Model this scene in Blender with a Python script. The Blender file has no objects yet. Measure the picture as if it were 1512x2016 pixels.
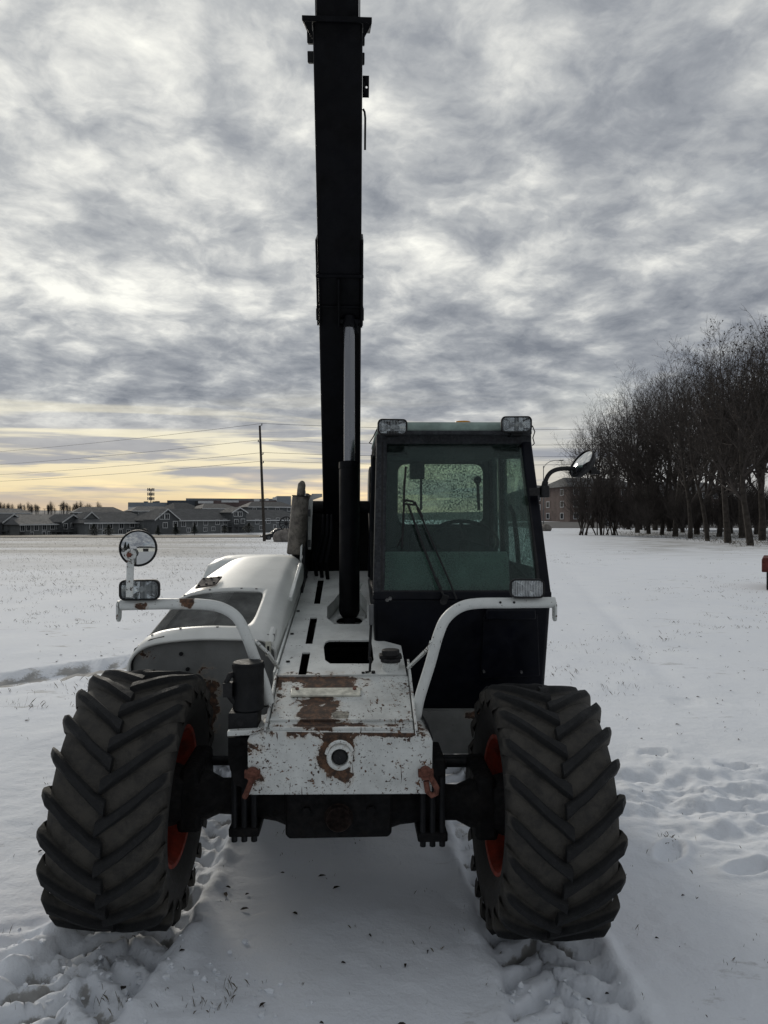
import bpy, bmesh, math, random
import numpy as np
from mathutils import Vector, Matrix
R = math.radians
random.seed(7); rng = np.random.default_rng(11)
scene = bpy.context.scene
col = scene.collection

# ------------------------------------------------------------------ camera
F = 1420.0; HZ = 1020.0; EYE = 1.70            # focal length in photo pixels, horizon row, eye height
cam_d = bpy.data.cameras.new('camera'); cam = bpy.data.objects.new('camera', cam_d); col.objects.link(cam)
cam.location = (0, 0, EYE); cam.rotation_euler = (R(90), 0, 0)
cam_d.sensor_fit = 'VERTICAL'; cam_d.sensor_height = 24.0; cam_d.sensor_width = 18.0
cam_d.lens = F / 2016 * 24.0; cam_d.shift_y = (HZ - 1008) / 2016
cam_d.clip_start = 0.05; cam_d.clip_end = 9000
scene.camera = cam

# ------------------------------------------------------------------ light, sky, exposure
SUN_EL, SUN_AZ = 20.0, -24.0                   # azimuth measured from +Y towards +X
sd = Vector((math.sin(R(SUN_AZ)) * math.cos(R(SUN_EL)), math.cos(R(SUN_AZ)) * math.cos(R(SUN_EL)), math.sin(R(SUN_EL))))
sun_d = bpy.data.lights.new('sun', 'SUN'); sun = bpy.data.objects.new('sun', sun_d); col.objects.link(sun)
sun_d.energy = 1.5; sun_d.angle = R(14); sun_d.color = (1.0, 0.93, 0.82)
sun.rotation_euler = (-sd).to_track_quat('-Z', 'Y').to_euler(); sun.location = (-8, 10, 14)
scene.view_settings.view_transform = 'Standard'; scene.view_settings.look = 'None'
scene.view_settings.exposure = 0.12; scene.view_settings.gamma = 1.0

class NT:                                       # small helper to write node trees
    def __init__(s, tree): s.t = tree; s.N = tree.nodes; s.L = tree.links
    def new(s, typ, **kw):
        n = s.N.new(typ)
        for k, v in kw.items(): setattr(n, k, v)
        return n
    def put(s, sock, val):
        if hasattr(val, 'links') or isinstance(val, bpy.types.NodeSocket): s.L.new(val, sock)
        else: sock.default_value = val
    def math(s, op, a, b=0.0, c=None, clamp=False):
        n = s.new('ShaderNodeMath', operation=op, use_clamp=clamp)
        s.put(n.inputs[0], a); s.put(n.inputs[1], b)
        if c is not None: s.put(n.inputs[2], c)
        return n.outputs[0]
    def vmath(s, op, a, b=(0, 0, 0)):
        n = s.new('ShaderNodeVectorMath', operation=op)
        s.put(n.inputs[0], a)
        if op == 'SCALE': s.put(n.inputs[3], b)
        else: s.put(n.inputs[1], b)
        return n.outputs[1] if op in ('DOT_PRODUCT', 'LENGTH', 'DISTANCE') else n.outputs[0]
    def ss(s, x, lo, hi, a=0.0, b=1.0):
        n = s.new('ShaderNodeMapRange', interpolation_type='SMOOTHSTEP')
        s.put(n.inputs[0], x); n.inputs[1].default_value = lo; n.inputs[2].default_value = hi
        n.inputs[3].default_value = a; n.inputs[4].default_value = b
        return n.outputs[0]
    def noise(s, vec, scale, detail=4, rough=0.55, dist=0.0):
        n = s.new('ShaderNodeTexNoise')
        s.L.new(vec, n.inputs['Vector']); n.inputs['Scale'].default_value = scale
        n.inputs['Detail'].default_value = detail; n.inputs['Roughness'].default_value = rough
        n.inputs['Distortion'].default_value = dist
        return n.outputs[0]
    def mix(s, f, a, b, blend='MIX'):
        n = s.new('ShaderNodeMix', data_type='RGBA', blend_type=blend)
        s.put(n.inputs[0], f)
        for i, v in ((6, a), (7, b)):
            if isinstance(v, (tuple, list)): v = tuple(v) + (1,) if len(v) == 3 else v
            s.put(n.inputs[i], v)
        return n.outputs[2]
    def ramp(s, f, stops):
        n = s.new('ShaderNodeValToRGB'); s.L.new(f, n.inputs[0]); e = n.color_ramp.elements
        while len(e) < len(stops): e.new(0.5)
        for i, (p, c) in enumerate(stops): e[i].position = p; e[i].color = tuple(c) + (1,)
        return n.outputs[0]

world = bpy.data.worlds.new('World'); scene.world = world; world.use_nodes = True
w = NT(world.node_tree); w.N.clear()
wout = w.new('ShaderNodeOutputWorld'); wbg = w.new('ShaderNodeBackground'); w.L.new(wbg.outputs[0], wout.inputs[0])
sky = w.new('ShaderNodeTexSky', sky_type='NISHITA'); sky.sun_disc = False
sky.sun_elevation = R(SUN_EL); sky.sun_rotation = R(SUN_AZ); sky.air_density = 1.2; sky.dust_density = 2.0
wdir = w.new('ShaderNodeTexCoord').outputs['Generated']
sep = w.new('ShaderNodeSeparateXYZ'); w.L.new(wdir, sep.inputs[0])
dx, dy, dz = sep.outputs[0], sep.outputs[1], w.math('MAXIMUM', sep.outputs[2], 0.0)
den = w.math('ADD', dz, 0.20)
cp = w.new('ShaderNodeCombineXYZ'); w.L.new(w.math('DIVIDE', dx, den), cp.inputs[0]); w.L.new(w.math('DIVIDE', dy, den), cp.inputs[1])
rot = w.new('ShaderNodeVectorRotate', rotation_type='Z_AXIS'); w.L.new(cp.outputs[0], rot.inputs[0]); rot.inputs['Angle'].default_value = R(-14)
mp = w.new('ShaderNodeMapping'); w.L.new(rot.outputs[0], mp.inputs[0]); mp.inputs['Scale'].default_value = (1.0, 1.0, 1); mp.inputs['Location'].default_value = (3.1, 1.7, 0)
P0 = mp.outputs[0]
wn_ = w.new('ShaderNodeTexNoise'); w.L.new(P0, wn_.inputs['Vector']); wn_.inputs['Scale'].default_value = 3.4; wn_.inputs['Detail'].default_value = 4
P2 = w.vmath('ADD', P0, w.vmath('SCALE', w.vmath('SUBTRACT', wn_.outputs['Color'], (0.5, 0.5, 0.5)), 0.17))
def puffs(scale):
    v = w.new('ShaderNodeTexVoronoi', feature='SMOOTH_F1'); w.L.new(P2, v.inputs['Vector']); v.inputs['Scale'].default_value = scale; v.inputs['Smoothness'].default_value = 0.55
    return w.math('SUBTRACT', 0.9, v.outputs['Distance'])
n_big = w.noise(P2, 0.75, 3, 0.5, 0.0)
n_mid = w.noise(P2, 2.6, 6, 0.55, 0.0)
n_cell = w.noise(P2, 9.0, 6, 0.58, 0.0)
n_fin = w.noise(P2, 30.0, 5, 0.6, 0.0)
cv = w.math('ADD', w.math('MULTIPLY', n_mid, 0.40), w.math('MULTIPLY', n_cell, 0.44))
cv = w.math('ADD', cv, w.math('MULTIPLY', n_big, 0.34))
cv = w.math('ADD', cv, w.math('MULTIPLY', n_fin, 0.12))
cv = w.math('ADD', cv, w.math('MULTIPLY', puffs(6.5), 0.20))
cv = w.math('SUBTRACT', cv, 0.255)
csun = w.vmath('DOT_PRODUCT', wdir, tuple(sd))
glow = w.math('POWER', w.math('MAXIMUM', csun, 0.0), 5.0)
band = w.math('MULTIPLY', w.ss(dz, 0.10, 0.18), w.ss(dz, 0.19, 0.32, 1.0, 0.0))      # the thicker cloud deck low in the sky
cv = w.math('SUBTRACT', cv, w.math('MULTIPLY', band, 0.085))
cv = w.math('ADD', cv, w.math('MULTIPLY', glow, 0.15))
cv = w.math('SUBTRACT', cv, 0.03)
cloud = w.ramp(cv, [(0.30, (0.185, 0.203, 0.235)), (0.42, (0.29, 0.308, 0.335)), (0.52, (0.43, 0.445, 0.455)), (0.61, (0.63, 0.635, 0.615)), (0.72, (0.88, 0.875, 0.81))])
# low glow under the deck: warm towards the sun, pale away from it
streak_p = w.new('ShaderNodeCombineXYZ')
w.L.new(w.math('MULTIPLY', w.math('ARCTAN2', dx, dy), 1.6), streak_p.inputs[0]); w.L.new(w.math('MULTIPLY', dz, 26.0), streak_p.inputs[1])
n_st = w.noise(streak_p.outputs[0], 1.25, 6, 0.58, 0.5)
azs = w.math('MULTIPLY', w.math('ADD', w.math('MULTIPLY', dx, sd.x / math.hypot(sd.x, sd.y)), w.math('MULTIPLY', dy, sd.y / math.hypot(sd.x, sd.y))), 1.0)
warm = w.ss(azs, 0.70, 1.0)
low_clear = w.mix(warm, (0.47, 0.47, 0.46), (0.80, 0.66, 0.40))
low_hi = w.mix(warm, (0.44, 0.455, 0.47), (0.80, 0.74, 0.56))
low_col = w.mix(w.ss(dz, 0.02, 0.11), low_clear, low_hi)
low_cloud = w.mix(warm, (0.27, 0.29, 0.33), (0.36, 0.36, 0.37))
low = w.mix(w.ss(n_st, 0.45, 0.56), low_col, low_cloud)
low = w.mix(w.ss(dz, 0.0, 0.045), w.mix(warm, (0.40, 0.40, 0.40), (0.66, 0.50, 0.32)), low)
edge = w.math('ADD', dz, w.math('MULTIPLY', w.math('SUBTRACT', n_st, 0.5), 0.10))
skyc = w.mix(w.ss(edge, 0.085, 0.165), low, cloud)
blue = w.math('MULTIPLY', w.ss(w.noise(P2, 0.8, 4, 0.5, 0.2), 0.56, 0.72), 0.22)         # thin places where the sky shows through
skym = w.new('ShaderNodeMix', data_type='RGBA'); w.put(skym.inputs[0], blue)
tenx = w.vmath('SCALE', skyc, 10.6)
w.L.new(tenx, skym.inputs[6]); w.L.new(sky.outputs[0], skym.inputs[7])
w.L.new(skym.outputs[2], wbg.inputs[0]); wbg.inputs[1].default_value = 0.1

# ------------------------------------------------------------------ materials
MATS = {}
def base_mat(name):
    m = bpy.data.materials.new(name); m.use_nodes = True; n = NT(m.node_tree); n.N.clear()
    out = n.new('ShaderNodeOutputMaterial'); b = n.new('ShaderNodeBsdfPrincipled'); n.L.new(b.outputs[0], out.inputs[0])
    return m, n, b, out
def mat(name, c, rough=0.6, metal=0.0, var=0.25, vs=14.0, bump=0.0, bs=60.0, spec=0.5, dust=0.0, dustc=(0.3, 0.29, 0.27)):
    if name in MATS: return MATS[name]
    m, n, b, out = base_mat(name)
    co = n.new('ShaderNodeTexCoord').outputs['Object']
    nz = n.noise(co, vs, 5, 0.6)
    k = n.ss(nz, 0.3, 0.7, 1 - var, 1 + var)
    cc = n.new('ShaderNodeVectorMath', operation='SCALE'); cc.inputs[0].default_value = c; n.L.new(k, cc.inputs[3])
    colr = cc.outputs[0]
    if dust:
        colr = n.mix(n.math('MULTIPLY', n.ss(n.noise(co, vs * 2.3, 8, 0.7), 0.42, 0.75), dust), colr, dustc)
    n.L.new(colr, b.inputs['Base Color'])
    n.L.new(n.ss(n.noise(co, vs * 3, 4, 0.6), 0.3, 0.7, max(0.02, rough - 0.12), min(1, rough + 0.12)), b.inputs['Roughness'])
    b.inputs['Metallic'].default_value = metal; b.inputs['Specular IOR Level'].default_value = spec
    if bump:
        bn = n.new('ShaderNodeBump'); n.L.new(n.noise(co, bs, 6, 0.65), bn.inputs['Height']); bn.inputs['Strength'].default_value = bump
        bn.inputs['Distance'].default_value = 0.01; n.L.new(bn.outputs[0], b.inputs['Normal'])
    MATS[name] = m; return m

def rust_paint(name, blobs=(), amount=0.0, paint=(0.66, 0.68, 0.66), rust=(0.052, 0.034, 0.026), chips=0.0, ns=18.0, grime=0.35, scrape=False):
    """white machine paint, chipped to brown rust; blobs = (centre, radii, gain) in the machine's own coordinates"""
    m, n, b, out = base_mat(name)
    co = n.new('ShaderNodeTexCoord').outputs['Object']
    warp = n.noise(co, ns, 9, 0.68, 0.4)
    f = n.math('ADD', n.math('MULTIPLY', n.math('SUBTRACT', warp, 0.5), 1.6), amount)
    for c, r, g in blobs:
        d = n.vmath('LENGTH', n.vmath('DIVIDE', n.vmath('SUBTRACT', co, c), r))
        f = n.math('ADD', f, n.math('MULTIPLY', n.ss(d, 0.35, 1.25, 1.0, 0.0), g))
    big = n.ss(f, 0.40, 0.425)
    ch = n.ss(n.math('ADD', n.noise(co, 75, 5, 0.62), n.math('MULTIPLY', n.noise(co, 9, 3, 0.5), 0.35)), 0.86 - chips, 0.87 - chips)
    ch2 = n.ss(n.math('ADD', n.noise(co, 190, 3, 0.6), n.math('MULTIPLY', n.noise(co, 5, 3, 0.5), 0.35)), 0.90 - chips, 0.91 - chips)
    if scrape:
        sm = n.new('ShaderNodeMapping'); n.L.new(co, sm.inputs[0]); sm.inputs['Scale'].default_value = (55, 20, 5)
        ch2 = n.math('MAXIMUM', ch2, n.ss(n.math('ADD', n.noise(sm.outputs[0], 1.0, 5, 0.6, 0.3), n.math('MULTIPLY', n.noise(co, 6, 3, 0.5), 0.35)), 0.855, 0.868))
        ch = n.math('MAXIMUM', ch, n.ss(n.math('ADD', n.noise(co, 38, 6, 0.66), n.math('MULTIPLY', n.noise(co, 7, 3, 0.5), 0.40)), 0.845, 0.855))
    msk = n.math('MAXIMUM', big, n.math('MAXIMUM', ch, ch2))
    halo = n.math('MULTIPLY', n.ss(f, 0.22, 0.42), 0.35)
    g = n.ss(n.noise(co, 6, 6, 0.65), 0.3, 0.75, 1.0, 1.0 - grime)
    sc = n.new('ShaderNodeVectorMath', operation='SCALE'); sc.inputs[0].default_value = paint; n.L.new(g, sc.inputs[3])
    pc = n.mix(halo, sc.outputs[0], (0.42, 0.33, 0.24))
    rc = n.mix(n.ss(n.noise(co, 38, 7, 0.72), 0.40, 0.68), (rust[0] * .75, rust[1] * .75, rust[2] * .75), (0.15, 0.078, 0.044)); rc = n.mix(n.ss(n.noise(co, 120, 4, 0.6), 0.55, 0.75, 0.0, 0.6), rc, (0.02, 0.016, 0.014))
    n.L.new(n.mix(msk, pc, rc), b.inputs['Base Color'])
    n.L.new(n.ss(msk, 0, 1, 0.45, 0.9), b.inputs['Roughness'])
    bn = n.new('ShaderNodeBump'); n.L.new(n.math('SUBTRACT', n.math('MULTIPLY', n.noise(co, 130, 4), 0.12), msk), bn.inputs['Height'])
    bn.inputs['Strength'].default_value = 0.5; bn.inputs['Distance'].default_value = 0.003; n.L.new(bn.outputs[0], b.inputs['Normal'])
    MATS[name] = m; return m

def tyre_mat():
    m, n, b, out = base_mat('tyre')
    co = n.new('ShaderNodeTexCoord').outputs['Object']; sp = n.new('ShaderNodeSeparateXYZ'); n.L.new(co, sp.inputs[0])
    r = n.math('SQRT', n.math('ADD', n.math('MULTIPLY', sp.outputs[1], sp.outputs[1]), n.math('MULTIPLY', sp.outputs[2], sp.outputs[2])))
    caked = n.math('MULTIPLY', n.ss(r, 0.474, 0.488, 1.0, 0.0), n.ss(r, 0.36, 0.45, 0.35, 1.0))      # dried mud between the bars
    nz = n.noise(co, 16, 9, 0.72)
    k = n.math('MULTIPLY', caked, n.ss(nz, 0.30, 0.62, 0.25, 1.0))
    scuff = n.math('MULTIPLY', n.ss(n.noise(co, 42, 7, 0.75), 0.52, 0.75), 0.45)
    c = n.mix(k, (0.0085, 0.009, 0.0098), (0.066, 0.061, 0.053)); c = n.mix(scuff, c, (0.034, 0.034, 0.034))
    n.L.new(c, b.inputs['Base Color']); n.L.new(n.ss(nz, .3, .7, .62, .85), b.inputs['Roughness']); b.inputs['Specular IOR Level'].default_value = 0.35
    bn = n.new('ShaderNodeBump'); n.L.new(n.math('ADD', n.noise(co, 160, 5, .7), n.math('MULTIPLY', n.noise(co, 24, 5, .6), 1.2)), bn.inputs['Height']); bn.inputs['Strength'].default_value = 0.5; bn.inputs['Distance'].default_value = 0.006
    n.L.new(bn.outputs[0], b.inputs['Normal']); MATS['tyre'] = m
tyre_mat()
mat('rim', (0.26, 0.035, 0.018), 0.6, 0, 0.4, 10, 0.2, 50, 0.3, dust=0.5, dustc=(0.05, 0.03, 0.025))
mat('black_steel', (0.0065, 0.0072, 0.0085), 0.6, 0, 0.4, 8, 0.25, 40, 0.25, dust=0.2, dustc=(0.03, 0.028, 0.027))
mat('boom_paint', (0.0016, 0.0018, 0.0032), 0.5, 0, 0.5, 5, 0.12, 30, 0.12, dust=0.10, dustc=(0.02, 0.022, 0.026))
mat('axle', (0.004, 0.004, 0.0045), 0.7, 0, 0.5, 12, 0.5, 45, 0.18, dust=0.3, dustc=(0.028, 0.022, 0.018))
mat('cab_paint', (0.0022, 0.0030, 0.0065), 0.4, 0, 0.3, 6, 0.06, 40, 0.16, dust=0.10, dustc=(0.03, 0.033, 0.036))
mat('frosted_black', (0.018, 0.020, 0.024), 0.8, 0, 0.4, 30, 0.5, 240, 0.4, dust=0.6, dustc=(0.07, 0.075, 0.08))
mat('rubber', (0.010, 0.010, 0.011), 0.7, 0, 0.2, 30, 0.1, 90, 0.4)
mat('chrome', (0.22, 0.225, 0.24), 0.3, 0.9, 0.0, 3)
mat('roof_shell', (0.22, 0.29, 0.26), 0.65, 0, 0.25, 10, 0.2, 90, 0.4)
mat('amber', (0.55, 0.22, 0.01), 0.35, 0, 0.1, 20)
mat('pale_panel', (0.62, 0.66, 0.62), 0.7, 0, 0.12, 5, 0.1, 60)
mat('interior', (0.012, 0.013, 0.015), 0.8, 0, 0.3, 12)
mat('lining', (0.05, 0.055, 0.055), 0.85, 0, 0.3, 12)
mat('muffler', (0.16, 0.145, 0.125), 0.75, 0.3, 0.45, 14, 0.3, 60, dust=0.85, dustc=(0.035, 0.030, 0.026))
mat('rusty_iron', (0.13, 0.055, 0.04), 0.9, 0, 0.5, 40, 0.6, 110, 0.2)
mat('label_plate', (0.55, 0.54, 0.46), 0.5, 0, 0.3, 30)
mat('steel_bolt', (0.18, 0.18, 0.18), 0.5, 0.7, 0.4, 60)
mat('bark', (0.042, 0.036, 0.031), 0.95, 0, 0.4, 5, 0.5, 18, 0.2)
mat('twig', (0.050, 0.043, 0.039), 0.95, 0, 0.3, 2, 0, 1, 0.2)
mat('dry_leaf', (0.030, 0.022, 0.016), 0.9, 0, 0.5, 3)
mat('needles', (0.016, 0.024, 0.018), 0.9, 0, 0.5, 3)
mat('siding', (0.125, 0.132, 0.132), 0.85, 0, 0.12, 0.6)
mat('siding_dark', (0.075, 0.08, 0.083), 0.85, 0, 0.12, 0.6)
mat('shingle', (0.070, 0.072, 0.074), 0.9, 0, 0.2, 0.7)
mat('shingle_dark', (0.045, 0.047, 0.05), 0.9, 0, 0.2, 0.7)
mat('trim_white', (0.50, 0.51, 0.51), 0.7, 0, 0.1, 2)
mat('dark_pane', (0.02, 0.023, 0.027), 0.12, 0, 0.2, 1)
mat('brick_wall', (0.115, 0.085, 0.075), 0.9, 0, 0.25, 0.8)
mat('metal_clad', (0.20, 0.22, 0.24), 0.7, 0, 0.12, 0.2)
mat('metal_clad_dark', (0.045, 0.055, 0.070), 0.6, 0, 0.15, 0.2)
mat('metal_clad_red', (0.105, 0.075, 0.072), 0.75, 0, 0.12, 0.2)
mat('wood_pole', (0.050, 0.043, 0.037), 0.9, 0, 0.3, 4, 0.4, 30, 0.2)
mat('grey_metal', (0.13, 0.135, 0.14), 0.6, 0.4, 0.2, 5)
mat('wire', (0.02, 0.02, 0.022), 0.7, 0, 0.1, 1)
mat('boulder', (0.17, 0.155, 0.14), 0.95, 0, 0.35, 2.2, 0.8, 6, 0.2)
mat('road', (0.055, 0.055, 0.056), 0.9, 0, 0.3, 0.4)
mat('stubble', (0.15, 0.13, 0.10), 0.95, 0, 0.45, 0.6)
mat('car_silver', (0.22, 0.235, 0.25), 0.35, 0.4, 0.1, 2)
mat('car_black', (0.009, 0.010, 0.012), 0.6, 0, 0.1, 2)
mat('trailer_red', (0.10, 0.026, 0.022), 0.8, 0, 0.5, 8, 0.3, 40, 0.2, dust=0.5, dustc=(0.04, 0.025, 0.02))
mat('diff_cover', (0.020, 0.013, 0.011), .85, 0, .6, 40, .5, 80, .2)
mat('grass', (0.10, 0.085, 0.06), 0.95, 0, 0.5, 2)
mat('snow_clod', (0.74, 0.77, 0.81), 0.9, 0, 0.08, 30, 0.6, 60, 0.2)
mat('grille', (0.15, 0.155, 0.15), 0.6, 0.4, 0.3, 9)
mat('white_plain', (0.66, 0.68, 0.66), 0.5, 0, 0.18, 7, 0.1, 80)

# machine paint, with the chips and rust where this machine has them (machine coordinates: across, back, up)
rust_paint('paint_bumper', [((-.38, -.36, .83), (.14, .3, .055), 0.30), ((0.0, -.36, .885), (.36, .3, .035), 0.38),
    ((.25, -.34, .875), (.16, .3, .03), 0.45), ((-.36, -.36, .72), (.10, .3, .06), 0.50), ((-.01, -.36, .80), (.085, .3, .095), 0.75),
    ((.03, -.36, .70), (.10, .3, .05), 0.22)], 0.06, chips=0.07, ns=15, scrape=True)
rust_paint('paint_nose', [((-.08, -.10, .93), (.10, .28, .3), 0.52), ((-.10, .13, .99), (.22, .05, .3), 0.55), ((-.04, .04, .96), (.20, .07, .3), 0.45),
    ((-.02, -.27, .88), (.30, .035, .3), 0.45), ((-.25, .02, .95), (.03, .3, .3), 0.25)], 0.09, chips=0.05, ns=14, scrape=True)
rust_paint('paint_deck', [((-.12, .17, 1.0), (.25, .04, .3), 0.5)], -0.12, chips=0.0, grime=0.3)
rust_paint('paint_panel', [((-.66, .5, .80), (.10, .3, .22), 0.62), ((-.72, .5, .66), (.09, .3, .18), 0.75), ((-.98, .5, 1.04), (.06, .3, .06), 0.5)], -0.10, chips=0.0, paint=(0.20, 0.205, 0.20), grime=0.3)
rust_paint('paint_hood', [], -0.35, chips=-0.07, paint=(0.70, 0.71, 0.68), grime=0.14)
rust_paint('paint_bar', [((-.62, -.10, 1.36), (.05, .1, .05), 0.55), ((-.80, -.10, 1.34), (.05, .1, .03), 0.5)], -0.08, chips=0.01, grime=0.2)
rust_paint('paint_port', [], 0.26, chips=0.06, grime=0.3, ns=34)
rust_paint('paint_bracket', [], 0.06, chips=0.06, grime=0.2, ns=30)

def lamp_glass(name, ribs, amt):
    m, n, b, out = base_mat(name); n.N.remove(b)
    co = n.new('ShaderNodeTexCoord').outputs['Object']; s = n.new('ShaderNodeSeparateXYZ'); n.L.new(co, s.inputs[0])
    wv = n.ss(n.math('SINE', n.math('MULTIPLY', s.outputs[0], ribs)), -0.4, 0.8)
    tr = n.new('ShaderNodeBsdfTransparent'); tr.inputs[0].default_value = (0.82, 0.85, 0.86, 1)
    gl = n.new('ShaderNodeBsdfGlossy'); gl.inputs['Roughness'].default_value = 0.08
    df = n.new('ShaderNodeBsdfDiffuse'); df.inputs[0].default_value = (0.60, 0.62, 0.63, 1)
    fr = n.new('ShaderNodeFresnel'); fr.inputs[0].default_value = 1.5
    m1 = n.new('ShaderNodeMixShader'); n.L.new(fr.outputs[0], m1.inputs[0]); n.L.new(tr.outputs[0], m1.inputs[1]); n.L.new(gl.outputs[0], m1.inputs[2])
    m2 = n.new('ShaderNodeMixShader'); n.L.new(n.math('MULTIPLY', wv, amt), m2.inputs[0]); n.L.new(m1.outputs[0], m2.inputs[1]); n.L.new(df.outputs[0], m2.inputs[2])
    n.L.new(m2.outputs[0], out.inputs[0]); MATS[name] = m
lamp_glass('lens_ribbed', 950.0, 0.75); lamp_glass('lens_clear', 420.0, 0.14)
mat('reflector', (0.80, 0.81, 0.82), 0.16, 1.0, 0.05, 5)
def mirror_mat():
    m, n, b, out = base_mat('mirror')
    b.inputs['Base Color'].default_value = (0.52, 0.53, 0.53, 1); b.inputs['Metallic'].default_value = 1; b.inputs['Roughness'].default_value = 0.04
    MATS['mirror'] = m
mirror_mat()
def glass_mat(name, tint, drops, dropc, amount, refl):
    m, n, b, out = base_mat(name); n.N.remove(b)
    co = n.new('ShaderNodeTexCoord').outputs['Object']
    tr = n.new('ShaderNodeBsdfTransparent'); tr.inputs[0].default_value = tint + (1,)
    gl = n.new('ShaderNodeBsdfGlossy'); gl.inputs['Roughness'].default_value = 0.06; gl.inputs[0].default_value = (0.8, 0.9, 0.88, 1)
    fr = n.new('ShaderNodeFresnel'); fr.inputs[0].default_value = 1.45
    m1 = n.new('ShaderNodeMixShader'); n.L.new(n.math('MULTIPLY', fr.outputs[0], refl), m1.inputs[0]); n.L.new(tr.outputs[0], m1.inputs[1]); n.L.new(gl.outputs[0], m1.inputs[2])
    dm = n.math('MAXIMUM', n.ss(n.noise(co, drops, 2, 0.5), 0.49, 0.60), n.math('MULTIPLY', n.ss(n.noise(co, drops * 2.2, 2, 0.5), 0.50, 0.6), 0.6))
    dm = n.math('MULTIPLY', dm, n.ss(n.noise(co, 7, 4, 0.6), 0.30, 0.62, 0.25, 1.0))
    tl = n.new('ShaderNodeBsdfTranslucent'); tl.inputs[0].default_value = dropc + (1,)
    df = n.new('ShaderNodeBsdfDiffuse'); df.inputs[0].default_value = dropc + (1,)
    ad = n.new('ShaderNodeMixShader'); ad.inputs[0].default_value = 0.45; n.L.new(tl.outputs[0], ad.inputs[1]); n.L.new(df.outputs[0], ad.inputs[2])
    m2 = n.new('ShaderNodeMixShader'); n.L.new(n.math('MULTIPLY', dm, amount), m2.inputs[0]); n.L.new(m1.outputs[0], m2.inputs[1]); n.L.new(ad.outputs[0], m2.inputs[2])
    n.L.new(m2.outputs[0], out.inputs[0]); MATS[name] = m
glass_mat('windshield_glass', (0.60, 0.70, 0.67), 125.0, (0.13, 0.160, 0.152), 0.42, 0.9)
glass_mat('cab_glass', (0.86, 0.93, 0.91), 85.0, (0.16, 0.20, 0.19), 0.80, 0.35)

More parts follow.
